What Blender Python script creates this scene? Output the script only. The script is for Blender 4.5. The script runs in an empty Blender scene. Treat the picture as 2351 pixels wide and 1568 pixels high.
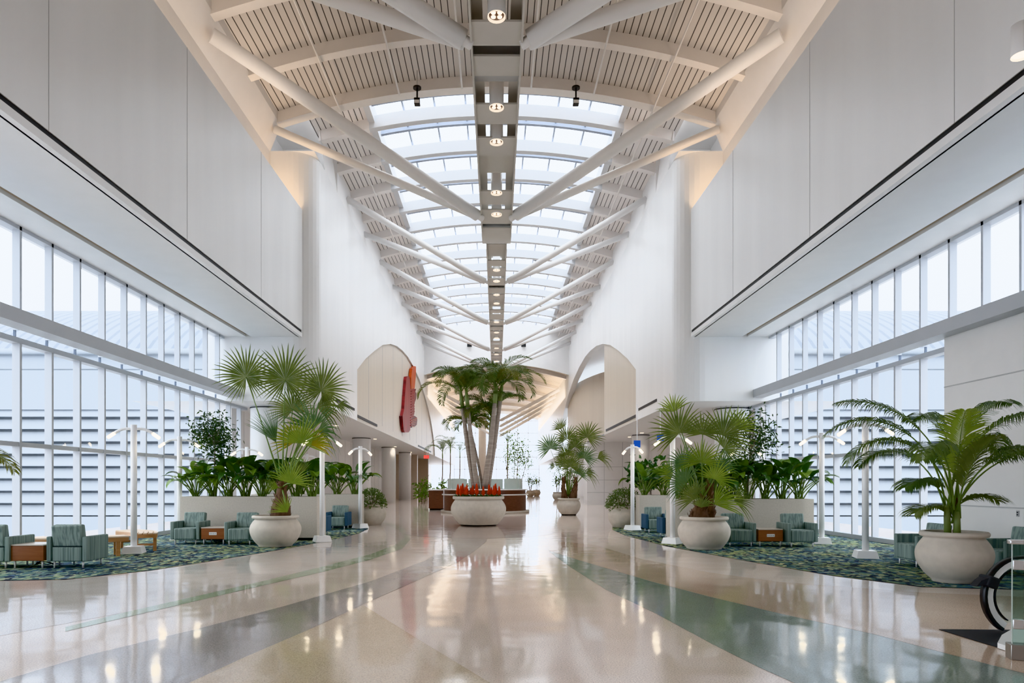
import bpy, bmesh, math, random
from mathutils import Vector, Matrix
R = random.Random(7)
PI = math.pi
SC = bpy.context.scene
COL = SC.collection
# ---------------------------------------------------------------- camera data (2351 x 1568 frame)
VX, HZ, KF, EYE = 1140.0, 1111.0, 1567.0, 1.6
def at(x, y, Y):
    return Vector(((x - VX) * Y / KF, Y, EYE - (y - HZ) * Y / KF))
def fl(x, y, z=0.0):
    Y = KF * (EYE - z) / (y - HZ)
    return Vector(((x - VX) * Y / KF, Y, z))

# ---------------------------------------------------------------- materials
def newmat(name):
    m = bpy.data.materials.new(name); m.use_nodes = True
    nt = m.node_tree; nt.nodes.clear()
    out = nt.nodes.new('ShaderNodeOutputMaterial')
    return m, nt, out
def N(nt, typ, **kw):
    n = nt.nodes.new(typ)
    for k, v in kw.items():
        if k.startswith('i_'):
            n.inputs[k[2:].replace('_', ' ')].default_value = v
        else:
            setattr(n, k, v)
    return n
def coords(nt, scale=(1, 1, 1), kind='Object', rot=(0, 0, 0)):
    tc = N(nt, 'ShaderNodeTexCoord'); mp = N(nt, 'ShaderNodeMapping')
    mp.inputs['Scale'].default_value = scale; mp.inputs['Rotation'].default_value = rot
    nt.links.new(tc.outputs[kind], mp.inputs['Vector'])
    return mp.outputs['Vector']
def ramp(nt, fac, stops, interp='LINEAR'):
    r = N(nt, 'ShaderNodeValToRGB'); cr = r.color_ramp; cr.interpolation = interp
    while len(cr.elements) > 1: cr.elements.remove(cr.elements[-1])
    cr.elements[0].position = stops[0][0]; cr.elements[0].color = (*stops[0][1], 1)
    for p, c in stops[1:]:
        e = cr.elements.new(p); e.color = (*c, 1)
    nt.links.new(fac, r.inputs['Fac'])
    return r.outputs['Color']
def bsdf(nt, out, rough=.5, metal=0., spec=.5):
    b = N(nt, 'ShaderNodeBsdfPrincipled')
    b.inputs['Roughness'].default_value = rough; b.inputs['Metallic'].default_value = metal
    b.inputs['Specular IOR Level'].default_value = spec
    nt.links.new(b.outputs[0], out.inputs['Surface'])
    return b
def mix3(c, k):
    return tuple(max(0, min(1, v * k)) for v in c)
def paint(name, col, rough=.5, var=.06, scale=(2, 2, 2), metal=0., spec=.5, bump=0., detail=4):
    m, nt, out = newmat(name); b = bsdf(nt, out, rough, metal, spec)
    nz = N(nt, 'ShaderNodeTexNoise', i_Scale=1.0, i_Detail=detail)
    nt.links.new(coords(nt, scale), nz.inputs['Vector'])
    c = ramp(nt, nz.outputs['Fac'], [(.25, mix3(col, 1 - var)), (.75, mix3(col, 1 + var))])
    nt.links.new(c, b.inputs['Base Color'])
    if bump:
        bp = N(nt, 'ShaderNodeBump', i_Strength=bump, i_Distance=.02)
        nt.links.new(nz.outputs['Fac'], bp.inputs['Height']); nt.links.new(bp.outputs[0], b.inputs['Normal'])
    return m
def emit(name, col, s):
    m, nt, out = newmat(name); e = N(nt, 'ShaderNodeEmission'); e.inputs[0].default_value = (*col, 1); e.inputs[1].default_value = s
    nt.links.new(e.outputs[0], out.inputs['Surface']); return m
def glassmat(name, tint=(1, 1, 1), refl=.06):
    m, nt, out = newmat(name)
    t = N(nt, 'ShaderNodeBsdfTransparent'); t.inputs[0].default_value = (*tint, 1)
    g = N(nt, 'ShaderNodeBsdfGlossy'); g.inputs['Roughness'].default_value = .02
    mx = N(nt, 'ShaderNodeMixShader')
    lw = N(nt, 'ShaderNodeLayerWeight', i_Blend=.5)
    pw = N(nt, 'ShaderNodeMath', operation='POWER'); pw.inputs[1].default_value = 4.0; nt.links.new(lw.outputs['Facing'], pw.inputs[0])
    ma = N(nt, 'ShaderNodeMath', operation='MULTIPLY_ADD'); ma.inputs[1].default_value = .30; ma.inputs[2].default_value = refl * .5
    nt.links.new(pw.outputs[0], ma.inputs[0]); nt.links.new(ma.outputs[0], mx.inputs[0])
    nt.links.new(t.outputs[0], mx.inputs[1]); nt.links.new(g.outputs[0], mx.inputs[2])
    nt.links.new(mx.outputs[0], out.inputs['Surface']); return m
def leafmat(name, c0, c1, rough=.45, trans=.25, scale=3.0):
    m, nt, out = newmat(name)
    b = N(nt, 'ShaderNodeBsdfPrincipled'); b.inputs['Roughness'].default_value = rough; b.inputs['Specular IOR Level'].default_value = .35
    nz = N(nt, 'ShaderNodeTexNoise', i_Scale=scale, i_Detail=2.0)
    nt.links.new(coords(nt), nz.inputs['Vector'])
    c = ramp(nt, nz.outputs['Fac'], [(.3, c0), (.7, c1)])
    nt.links.new(c, b.inputs['Base Color'])
    tr = N(nt, 'ShaderNodeBsdfTranslucent'); nt.links.new(c, tr.inputs[0])
    mx = N(nt, 'ShaderNodeMixShader'); mx.inputs[0].default_value = trans
    nt.links.new(b.outputs[0], mx.inputs[1]); nt.links.new(tr.outputs[0], mx.inputs[2])
    nt.links.new(mx.outputs[0], out.inputs['Surface']); return m
def terrazzo(name, col):
    m, nt, out = newmat(name); b = bsdf(nt, out, .09, 0, .5)
    v = coords(nt, kind='Object')
    n1 = N(nt, 'ShaderNodeTexNoise', i_Scale=75.0, i_Detail=2.0); nt.links.new(v, n1.inputs['Vector'])
    n2 = N(nt, 'ShaderNodeTexNoise', i_Scale=.9, i_Detail=3.0); nt.links.new(v, n2.inputs['Vector'])
    c1 = ramp(nt, n1.outputs['Fac'], [(.34, mix3(col, .72)), (.46, col), (.60, mix3(col, 1.05)), (.72, mix3(col, 1.3))])
    c2 = ramp(nt, n2.outputs['Fac'], [(.3, (.92, .90, .88)), (.7, (1.0, 1.0, 1.0))])
    mx = N(nt, 'ShaderNodeMix', data_type='RGBA', blend_type='MULTIPLY'); mx.inputs['Factor'].default_value = 1
    nt.links.new(c1, mx.inputs[6]); nt.links.new(c2, mx.inputs[7]); nt.links.new(mx.outputs[2], b.inputs['Base Color'])
    n3 = N(nt, 'ShaderNodeTexNoise', i_Scale=1.6, i_Detail=1.0); nt.links.new(v, n3.inputs['Vector'])
    bp = N(nt, 'ShaderNodeBump', i_Strength=.085, i_Distance=.05); nt.links.new(n3.outputs['Fac'], bp.inputs['Height'])
    nt.links.new(bp.outputs[0], b.inputs['Normal'])
    b.inputs['Coat Weight'].default_value = .15; b.inputs['Coat Roughness'].default_value = .03
    nt.links.new(bp.outputs[0], b.inputs['Coat Normal'])
    return m
def stripes(name, base, dark, axis, period, frac, rough=.6):
    m, nt, out = newmat(name); b = bsdf(nt, out, rough)
    tc = N(nt, 'ShaderNodeTexCoord'); sp = N(nt, 'ShaderNodeSeparateXYZ'); nt.links.new(tc.outputs['Object'], sp.inputs[0])
    d = N(nt, 'ShaderNodeMath', operation='DIVIDE'); d.inputs[1].default_value = period; nt.links.new(sp.outputs[axis], d.inputs[0])
    a = N(nt, 'ShaderNodeMath', operation='ADD'); a.inputs[1].default_value = 1000.37; nt.links.new(d.outputs[0], a.inputs[0])
    f = N(nt, 'ShaderNodeMath', operation='FRACT'); nt.links.new(a.outputs[0], f.inputs[0])
    c = ramp(nt, f.outputs[0], [(0, dark), (frac, base)], 'CONSTANT')
    nt.links.new(c, b.inputs['Base Color']); return m
def fabric(name, col, col2):
    m, nt, out = newmat(name); b = bsdf(nt, out, .85, 0, .2)
    v = coords(nt, (36, 36, .8)); nz = N(nt, 'ShaderNodeTexNoise', i_Scale=1.0, i_Detail=1.0); nt.links.new(v, nz.inputs['Vector'])
    v2 = coords(nt, (300, 300, 300)); n2 = N(nt, 'ShaderNodeTexNoise', i_Scale=1.0, i_Detail=0.0); nt.links.new(v2, n2.inputs['Vector'])
    c = ramp(nt, nz.outputs['Fac'], [(.40, col2), (.5, col), (.66, mix3(col, 1.15))])
    nt.links.new(c, b.inputs['Base Color'])
    bp = N(nt, 'ShaderNodeBump', i_Strength=.25, i_Distance=.004); nt.links.new(n2.outputs['Fac'], bp.inputs['Height']); nt.links.new(bp.outputs[0], b.inputs['Normal'])
    return m
def wood(name, c0, c1, scale=(2, 2, 18), rough=.35):
    m, nt, out = newmat(name); b = bsdf(nt, out, rough)
    nz = N(nt, 'ShaderNodeTexNoise', i_Scale=1.0, i_Detail=4.0); nt.links.new(coords(nt, scale), nz.inputs['Vector'])
    nt.links.new(ramp(nt, nz.outputs['Fac'], [(.3, c0), (.7, c1)]), b.inputs['Base Color']); return m
def carpetmat(name, dim=1.0):
    m, nt, out = newmat(name); b = bsdf(nt, out, .95, 0, .1)
    v = coords(nt, (13, 8.5, 1)); vo = N(nt, 'ShaderNodeTexVoronoi', i_Scale=1.0, feature='F1'); 
    vo.inputs['Randomness'].default_value = 1.0
    nz = N(nt, 'ShaderNodeTexNoise', i_Scale=1.2, i_Detail=2.0); nt.links.new(v, nz.inputs['Vector'])
    mxv = N(nt, 'ShaderNodeVectorMath', operation='ADD'); nt.links.new(v, mxv.inputs[0]); nt.links.new(nz.outputs['Color'], mxv.inputs[1])
    nt.links.new(mxv.outputs[0], vo.inputs['Vector'])
    sp = N(nt, 'ShaderNodeSeparateColor'); nt.links.new(vo.outputs['Color'], sp.inputs[0])
    D = lambda c: mix3(c, dim * 1.3)
    c = ramp(nt, sp.outputs[0], [(0, D((.03, .036, .052))), (.30, D((.06, .105, .115))), (.47, D((.13, .175, .135))), (.64, D((.20, .255, .155))), (.78, D((.10, .145, .18))), (.88, D((.32, .33, .21)))], 'CONSTANT')
    v2 = coords(nt, (.55, .8, 1)); n2 = N(nt, 'ShaderNodeTexNoise', i_Scale=1.0, i_Detail=1.0); nt.links.new(v2, n2.inputs['Vector'])
    c2 = ramp(nt, n2.outputs['Fac'], [(.35, (.85, .95, 1.15)), (.65, (1.1, 1.05, .85))])
    mx = N(nt, 'ShaderNodeMix', data_type='RGBA', blend_type='MULTIPLY'); mx.inputs['Factor'].default_value = 1
    nt.links.new(c, mx.inputs[6]); nt.links.new(c2, mx.inputs[7]); nt.links.new(mx.outputs[2], b.inputs['Base Color'])
    return m
M = {}
M['wall'] = paint('white plaster', (.80, .80, .795), .34, .035, (1.1, 1.1, .12), spec=.45)
M['wall_plain'] = paint('matt white', (.82, .81, .80), .6, .02)
M['gantry'] = paint('warm grey gantry paint', (.60, .575, .53), .5, .02)
M['soffit'] = paint('soffit white', (.76, .77, .775), .45, .02)
M['beige'] = paint('beige panel', (.60, .53, .445), .4, .03, (2.2, 2.2, .1))
M['cream'] = paint('cream rib paint', (.77, .73, .69), .5, .02)
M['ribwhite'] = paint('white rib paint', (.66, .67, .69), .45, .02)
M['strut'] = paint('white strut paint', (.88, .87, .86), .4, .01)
M['cream_lit'] = paint('cream rib paint with painted-in light', (.88, .85, .83), .5, .02)  # lit copy of the cream: brightness put into the colour of the rib ends
M['groove'] = paint('shadow gap', (.52, .52, .52), .7, .02)
M['slot'] = paint('black slot', (.012, .012, .013), .5, .02)
M['slat'] = stripes('beige slats with dark gaps', (.62, .58, .545), (.045, .045, .045), 0, .215, .13)
M['slat_lit'] = stripes('slats with painted-in light and dark gaps', (.86, .82, .80), (.06, .06, .06), 0, .215, .13)  # lit copy of the slats, paler because little light reaches these strips
M['slat_y'] = stripes('beige slats across', (.74, .67, .58), (.33, .28, .23), 1, .62, .22)
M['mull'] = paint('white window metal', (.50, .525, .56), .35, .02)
M['mulldark'] = paint('dark gasket', (.10, .13, .18), .5, .02)
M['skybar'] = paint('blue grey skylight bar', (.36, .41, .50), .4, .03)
M['glass'] = glassmat('window glass', (.97, .985, 1))
M['screen'] = glassmat('green tinted glass', (.80, .90, .87))
M['frost'] = paint('pale frosted glass', (.58, .66, .62), .15, .04)
M['floor'] = terrazzo('pink beige terrazzo', (.78, .665, .59))
M['t_pale'] = terrazzo('pale grey terrazzo', (.66, .585, .54))
M['t_grey'] = terrazzo('grey terrazzo', (.43, .39, .375))
M['t_sand'] = terrazzo('sand terrazzo', (.66, .54, .41))
M['t_tan'] = terrazzo('tan terrazzo', (.65, .51, .405))
M['t_teal'] = terrazzo('teal terrazzo', (.31, .365, .335))
M['t_green'] = terrazzo('green terrazzo', (.42, .48, .35))
M['t_mauve'] = terrazzo('mauve terrazzo', (.52, .43, .40))
M['carpet'] = carpetmat('teal green carpet')
M['pot'] = paint('cast stone', (.60, .545, .47), .75, .07, (7, 7, 7), bump=.15)
M['stone'] = paint('speckled planter stone', (.585, .535, .465), .7, .07, (26, 26, 26))
M['base'] = paint('dark kick base', (.02, .02, .02), .6)
M['soil'] = paint('soil', (.05, .035, .025), .95, .3, (20, 20, 20))
M['teal'] = fabric('teal striped fabric', (.26, .325, .30), (.185, .24, .225))
M['blue'] = fabric('blue fabric', (.075, .125, .185), (.06, .105, .16))
M['seam'] = paint('dark seam', (.02, .03, .03), .8)
M['chrome'] = paint('brushed steel', (.75, .75, .76), .25, .02, metal=1.0)
M['leg'] = paint('satin aluminium', (.80, .80, .80), .45, .02, metal=.4)
M['steel'] = paint('dark brushed steel', (.42, .40, .38), .35, .04, metal=.9)
M['cherry'] = wood('cherry veneer', (.23, .085, .035), (.31, .125, .055))
M['teak'] = wood('teak', (.42, .22, .10), (.55, .31, .15))
M['teaktop'] = wood('pale teak top', (.66, .50, .36), (.76, .60, .45))
M['tabletop'] = paint('pale laminate top', (.62, .55, .48), .25, .03)
M['walnut'] = wood('walnut laminate', (.12, .055, .035), (.18, .085, .055), (4, 4, 30))
M['post'] = paint('white powder coat', (.92, .92, .92), .3, .01)
M['plate'] = paint('white plastic', (.85, .85, .84), .3, .01)
M['plate2'] = paint('grey plastic', (.45, .45, .46), .4, .01)
M['black'] = paint('black rubber', (.012, .012, .013), .35, .02)
M['char'] = paint('charcoal', (.035, .035, .038), .7, .1, (30, 30, 30))
M['lampglow'] = emit('warm lamp glass', (1, .86, .66), 14)
M['spot'] = emit('warm spot', (1, .84, .62), 9)
M['rimglow'] = emit('warm rim', (1, .84, .66), 1.2)
M['downface'] = paint('brown lamp face', (.10, .055, .04), .3, .1)
M['bark'] = paint('pale palm bark', (.40, .34, .29), .85, .22, (3, 3, 26), bump=.4)
M['barkbrown'] = paint('brown fibre bark', (.17, .105, .07), .9, .4, (25, 25, 8), bump=.5)
M['shaft'] = paint('green crownshaft', (.24, .30, .12), .4, .1, (6, 6, 2))
M['stalk'] = paint('green leaf stalk', (.16, .24, .06), .45, .15, (8, 8, 3))
M['lf_fan'] = leafmat('fan palm green', (.135, .185, .06), (.27, .32, .12), trans=.35)
M['lf_fan2'] = leafmat('bright fan palm green', (.20, .29, .055), (.33, .41, .10), trans=.35)
M['lf_fan3'] = leafmat('yellowing fan palm', (.25, .29, .03), (.42, .33, .04), trans=.35)
M['lf_fan4'] = leafmat('grey green fan palm', (.12, .21, .10), (.21, .31, .15))
M['lf_palm'] = leafmat('palm frond green', (.075, .135, .042), (.18, .24, .085))
M['lf_palm2'] = leafmat('olive palm frond', (.13, .16, .03), (.20, .20, .045))
M['lf_dark'] = leafmat('dark glossy leaf', (.03, .085, .022), (.075, .16, .04), rough=.3, trans=.15)
M['lf_mid'] = leafmat('mid glossy leaf', (.10, .20, .035), (.20, .32, .06), rough=.3, trans=.2)
M['lf_pale'] = leafmat('variegated leaf', (.08, .14, .05), (.30, .36, .18), rough=.4, scale=18.0)
M['lf_fig'] = leafmat('small dark leaf', (.025, .06, .02), (.07, .12, .04), rough=.35, trans=.15)
M['red'] = paint('red bract', (.80, .12, .05), .45, .2, (20, 20, 20))
M['sculpt_red'] = paint('weathered red paint', (.27, .024, .026), .5, .6, (.9, 6, .5), bump=.3)
M['sculpt_or'] = paint('orange paint', (.48, .075, .012), .45, .4, (1.5, 4, .6), bump=.3)
M['sculpt_dark'] = paint('dark red paint', (.13, .012, .018), .5, .5, (.9, 6, .5), bump=.3)
M['signblue'] = paint('blue sign face', (.01, .11, .62), .4, .02)
M['signred'] = emit('red sign', (.9, .08, .06), .9)
M['facade'] = paint('pale facade', (.35, .38, .415), .6, .02)
M['facadedark'] = paint('grey louvre gap', (.15, .17, .19), .7, .05)
M['metalroof'] = stripes('standing seam roof', (.30, .335, .38), (.14, .165, .20), 0, .8, .32)

# ---------------------------------------------------------------- mesh building
class MB:
    def __init__(s): s.v, s.f, s.m, s.s = [], [], [], []
    def add(s, vs, fs, mat=0, smooth=False, T=None):
        o = len(s.v)
        s.v += [tuple(T @ Vector(v)) for v in vs] if T is not None else [tuple(v) for v in vs]
        for f in fs:
            s.f.append([i + o for i in f]); s.m.append(mat); s.s.append(smooth)
        return s
    def quad(s, a, b, c, d, mat=0): return s.add([a, b, c, d], [(0, 1, 2, 3)], mat)
    def box(s, x0, x1, y0, y1, z0, z1, mat=0, T=None):
        vs = [(x, y, z) for z in (z0, z1) for y in (y0, y1) for x in (x0, x1)]
        return s.add(vs, [(0, 2, 3, 1), (4, 5, 7, 6), (0, 1, 5, 4), (2, 6, 7, 3), (0, 4, 6, 2), (1, 3, 7, 5)], mat, False, T)
    def rbox(s, x0, x1, y0, y1, z0, z1, r=.02, mat=0, T=None, seg=2):
        bm = bmesh.new(); bmesh.ops.create_cube(bm, size=1)
        for v in bm.verts:
            v.co = Vector(((x0 + x1) / 2 + v.co.x * (x1 - x0), (y0 + y1) / 2 + v.co.y * (y1 - y0), (z0 + z1) / 2 + v.co.z * (z1 - z0)))
        res = bmesh.ops.bevel(bm, geom=list(bm.edges) + list(bm.verts), offset=r, segments=seg, profile=.5, affect='EDGES')
        bev = set(f.index for f in res['faces']); bm.verts.index_update(); bm.faces.index_update()
        o = len(s.v)
        for v in bm.verts: s.v.append(tuple(T @ v.co) if T is not None else tuple(v.co))
        big = sorted((f.calc_area() for f in bm.faces), reverse=True)[5] * .9
        for f in bm.faces:
            s.f.append([v.index + o for v in f.verts]); s.m.append(mat); s.s.append(f.calc_area() < big)
        bm.free(); return s
    def tube(s, pts, rad, n=8, mat=0, cap=True, smooth=True):
        pts = [Vector(p) for p in pts]; k = len(pts)
        rads = rad if isinstance(rad, (list, tuple)) else [rad] * k
        o = len(s.v); up = None
        for i, p in enumerate(pts):
            d = (pts[min(i + 1, k - 1)] - pts[max(i - 1, 0)]).normalized()
            if up is None:
                up = Vector((0, 0, 1)) if abs(d.z) < .9 else Vector((1, 0, 0))
            a = d.cross(up).normalized(); b = a.cross(d).normalized(); up = b
            for j in range(n):
                t = 2 * PI * j / n; q = p + (a * math.cos(t) + b * math.sin(t)) * rads[i]; s.v.append(tuple(q))
        for i in range(k - 1):
            for j in range(n):
                j2 = (j + 1) % n
                s.f.append([o + i * n + j, o + (i + 1) * n + j, o + (i + 1) * n + j2, o + i * n + j2]); s.m.append(mat); s.s.append(smooth)
        if cap:
            s.f.append([o + j for j in range(n)]); s.m.append(mat); s.s.append(False)
            s.f.append([o + (k - 1) * n + j for j in reversed(range(n))]); s.m.append(mat); s.s.append(False)
        return s
    def lathe(s, prof, n=32, mat=0, c=(0, 0, 0), sx=1, sy=1, cap0=True, cap1=False, smooth=True, a0=0, a1=2 * PI):
        o = len(s.v); full = abs(a1 - a0 - 2 * PI) < 1e-6; nn = n if full else n + 1
        for (r, z) in prof:
            for j in range(nn):
                t = a0 + (a1 - a0) * j / n
                s.v.append((c[0] + sx * r * math.cos(t), c[1] + sy * r * math.sin(t), c[2] + z))
        for i in range(len(prof) - 1):
            for j in range(n):
                j2 = (j + 1) % nn if full else j + 1
                s.f.append([o + i * nn + j, o + i * nn + j2, o + (i + 1) * nn + j2, o + (i + 1) * nn + j]); s.m.append(mat); s.s.append(smooth)
        if full and cap0: s.f.append([o + j for j in reversed(range(n))]); s.m.append(mat); s.s.append(False)
        if full and cap1: s.f.append([o + (len(prof) - 1) * n + j for j in range(n)]); s.m.append(mat); s.s.append(False)
        return s
    def prism(s, poly, h, mat=0, T=None):
        n = len(poly)
        vs = [(x, y, 0) for x, y in poly] + [(x, y, h) for x, y in poly]
        fs = [tuple(range(n - 1, -1, -1)), tuple(range(n, 2 * n))] + [(i, (i + 1) % n, n + (i + 1) % n, n + i) for i in range(n)]
        return s.add(vs, fs, mat, False, T)
    def mesh(s, name, mats):
        me = bpy.data.meshes.new(name); me.from_pydata(s.v, [], s.f)
        for m in mats: me.materials.append(M[m] if isinstance(m, str) else m)
        me.polygons.foreach_set('material_index', s.m); me.polygons.foreach_set('use_smooth', s.s)
        me.update(); return me
    def build(s, name, mats, parent=None, loc=None):
        if isinstance(mats, str): mats = [mats]
        o = bpy.data.objects.new(name, s.mesh(name, mats)); COL.objects.link(o)
        if parent is not None: o.parent = parent
        if loc is not None: o.location = loc
        return o
def tag(o, label=None, cat=None, group=None, kind=None):
    if label: o['label'] = label
    if cat: o['category'] = cat
    if group: o['group'] = group
    if kind: o['kind'] = kind
    return o
def thing(name, label, cat, loc=(0, 0, 0), rz=0, group=None):
    o = bpy.data.objects.new(name, None); COL.objects.link(o); o.empty_display_size = .1
    o.location = loc; o.rotation_euler = (0, 0, rz)
    return tag(o, label, cat, group)
def struct(name, mb, mats, label=None, parent=None):
    o = mb.build(name, mats, parent)
    if parent is None: o['kind'] = 'structure'; 
    if label: o['label'] = label
    if parent is None: o['category'] = name.split('_')[0]
    return o
def dup(o, loc=None, rz=None, label=None, group=None, parent=None, scale=None):
    c = o.copy(); COL.objects.link(c)
    if parent is not None: c.parent = parent
    if loc is not None: c.location = loc
    if rz is not None: c.rotation_euler = (0, 0, rz)
    if scale is not None: c.scale = (scale, scale, scale) if not isinstance(scale, tuple) else scale
    if label: c['label'] = label
    if group: c['group'] = group
    for ch in list(o.children): dup(ch, parent=c)
    return c
ORD = ['first', 'second', 'third', 'fourth', 'fifth', 'sixth', 'seventh', 'eighth', 'ninth', 'tenth', 'eleventh', 'twelfth', 'thirteenth', 'fourteenth', 'fifteenth', 'sixteenth']
SIDE = {-1: 'left', 1: 'right'}
WORLD, LAMP, VIEW, LOOK, EXPO = 3.0, 1.0, 'Khronos PBR Neutral', 'None', 0.68
# ================================================================ THE SETTING
YB, YE = -9.0, 26.2          # back of the room, plane of the end walls
WX = 10.62                   # window glass
BX = 7.48                    # bulkhead face
AX = 7.0                     # arcade wall face
YF = 116.0                   # far glazing
def zr(x): return 16.62 - x * x / 50.6     # underside of the roof ribs
def zc(x): return zr(x) + .42              # slat ceiling
def zg(x): return zr(x) + .72              # skylight glass

struct('floor', MB().quad((-14, YB, 0), (14, YB, 0), (14, YF + 1, 0), (-14, YF + 1, 0)), 'floor', 'polished pinkish beige terrazzo floor')
def inlay(name, pts, mat, z, label):
    w = [fl(x, y) for x, y in pts]
    mb = MB(); n = len(w)
    bm = bmesh.new(); vs = [bm.verts.new((p.x, p.y, z)) for p in w]; f = bm.faces.new(vs)
    bmesh.ops.triangulate(bm, faces=[f]); bm.verts.index_update()
    bm.normal_update()
    tris = [[v.index for v in (t.verts if t.normal.z > 0 else reversed(t.verts))] for t in bm.faces]
    mb.add([v.co for v in bm.verts], tris); bm.free()
    struct(name, mb, mat, label)
def zl(pts): return [(x * .5, 1180 + y * .5) for x, y in pts]
def zrr(pts): return [(1100 + x * .5321, 1150 + y * .5321) for x, y in pts]
inlay('floor_inlay', zl([(-900, 700), (-700, 420), (-200, 315), (300, 305), (700, 265), (1000, 220), (1300, 165), (1560, 105), (1700, 55), (1750, 38), (1830, 70), (1860, 105), (1820, 140), (1700, 185), (1500, 237), (1200, 310), (900, 378), (560, 455), (0, 560), (-500, 680)]), 't_pale', .0012, 'pale grey terrazzo strip beside the left carpet')
inlay('floor_inlay', zl([(300, 520), (560, 455), (900, 378), (1200, 310), (1500, 237), (1700, 185), (1820, 140), (1860, 105), (1830, 70), (1750, 38), (1790, 40), (1870, 78), (1884, 118), (1845, 160), (1700, 210), (1500, 262), (1200, 330), (900, 400), (600, 470), (300, 540)]), 't_green', .002, 'thin green curved terrazzo stripe on the left')
inlay('floor_inlay', zl([(-600, 960), (0, 770), (400, 650), (900, 530), (1300, 425), (1700, 310), (1950, 215), (2040, 165), (2075, 120), (2070, 85), (2085, 60), (2200, 58), (2238, 90), (2235, 125), (2180, 170), (2100, 222), (1950, 290), (1700, 400), (1400, 540), (1120, 660), (870, 776), (600, 910)]), 't_grey', .0024, 'grey curved terrazzo band on the left')
inlay('floor_inlay', zl([(600, 910), (870, 776), (1120, 660), (1400, 540), (1670, 420), (1960, 600), (2250, 776), (2500, 910)]), 't_sand', .0028, 'sand coloured terrazzo wedge in the left foreground')
inlay('floor_inlay', zrr([(300, 215), (450, 262), (750, 350), (1000, 415), (1300, 487), (1700, 575), (2000, 655), (2351, 745), (2700, 850), (2300, 1000), (1750, 985), (1360, 786), (1200, 715), (1000, 615), (760, 485), (550, 385), (400, 290), (310, 225)]), 't_teal', .002, 'grey teal curved terrazzo band on the right')
inlay('floor_inlay', zrr([(300, 214), (300, 170), (500, 190), (700, 250), (1000, 310), (1300, 350), (1900, 395), (2500, 420), (3000, 430), (3000, 800), (2700, 849), (2351, 744), (2000, 654), (1700, 574), (1300, 486), (1000, 414), (750, 349), (450, 261)]), 't_tan', .0016, 'tan terrazzo field right of the teal band')
mb = MB(); mb.lathe([(0.0, 0), (2.5, 0)], 40, 0, (-.6, 22.6, .0031), cap0=False, smooth=False)
struct('floor_inlay', mb, 't_mauve', 'round mauve terrazzo disc before the central pot')
# wide carpets
def carpet(pts, name, label):
    bm = bmesh.new(); vs = [bm.verts.new((x, y, .006)) for x, y in pts]; f = bm.faces.new(vs); f.normal_update()
    if f.normal.z < 0: f.normal_flip()
    bmesh.ops.triangulate(bm, faces=[f]); bm.verts.index_update()
    mb = MB(); mb.add([v.co for v in bm.verts], [[v.index for v in t.verts] for t in bm.faces]); bm.free()
    o = mb.build(name, 'carpet'); return tag(o, label, 'carpet')
carpet([(-10.5, 9.0), (-9.6, 9.6), (-8.9, 10.6), (-8.3, 11.25), (-7.2, 11.4), (-6.4, 12.6), (-5.9, 14.2), (-5.25, 16.6), (-4.75, 19.2), (-4.45, 22), (-4.55, 24.2), (-5.0, 26.0), (-5.8, 27.4), (-10.5, 27.4)], 'carpet', 'blue and green flecked carpet under the left seating')
carpet([(10.15, 9.2), (9.2, 9.9), (8.2, 10.25), (6.6, 10.6), (5.85, 11.9), (5.15, 14.3), (4.35, 17.6), (4.0, 21.2), (4.05, 23.8), (4.35, 25.6), (5.2, 27.2), (10.5, 27.2), (10.5, 15.7), (10.15, 15.7)], 'carpet', 'blue and green flecked carpet under the right seating')

# ---- roof: near slat ceiling, side slats, skylight
def vault(mb, x0, x1, y0, y1, zf, n=16, mat=0, flip=True):
    for i in range(n):
        a = x0 + (x1 - x0) * i / n; b = x0 + (x1 - x0) * (i + 1) / n
        q = [(a, y0, zf(a)), (a, y1, zf(a)), (b, y1, zf(b)), (b, y0, zf(b))]
        mb.quad(*q, mat)
    return mb
struct('ceiling', vault(MB(), -8.9, 8.9, YB, 26.1, zc, 28), 'slat', 'arched beige slatted ceiling with dark gaps')
SE = 5.1   # skylight half width
YS = 66.0
for s in (-1, 1):
    struct('ceiling_' + SIDE[s], vault(MB(), s * SE, s * 7.4, 26.1, YS, zc, 8), 'slat_lit', f'slatted ceiling strip on the {SIDE[s]} of the skylight')
def arcbox(mb, y0, y1, xa, xb, zf, h, n=24, mat=0):
    xs = [xa + (xb - xa) * i / n for i in range(n + 1)]
    o = len(mb.v)
    for x in xs:
        for (y, dz) in ((y0, 0), (y1, 0), (y1, h), (y0, h)): mb.v.append((x, y, zf(x) + dz))
    for i in range(n):
        for k in range(4):
            a = o + i * 4 + k; b = o + i * 4 + (k + 1) % 4
            mb.f.append([a, b, b + 4, a + 4]); mb.m.append(mat); mb.s.append(False)
    mb.f.append([o + 3, o + 2, o + 1, o]); mb.m.append(mat); mb.s.append(False)
    e = o + n * 4; mb.f.append([e, e + 1, e + 2, e + 3]); mb.m.append(mat); mb.s.append(False)
    return mb
for i, y in enumerate((-7, -4, -1, 2, 5, 8, 11, 14, 17, 20, 23)):
    struct('ceiling_beam', arcbox(MB(), y - .17, y + .17, -8.35, 8.35, zr, .46), 'cream', None if y < 14 else f'cream arched ceiling beam, {["", "", "third", "second", "first"][(y - 11) // 3]} in front of the skylight')
struct('ceiling_beam', arcbox(MB(), 25.8, 26.25, -8.32, 8.32, zr, .62), 'cream', 'deep cream arched beam at the front edge of the skylight')
ribY = [28.0 + 2.87 * i for i in range(13)]
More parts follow.
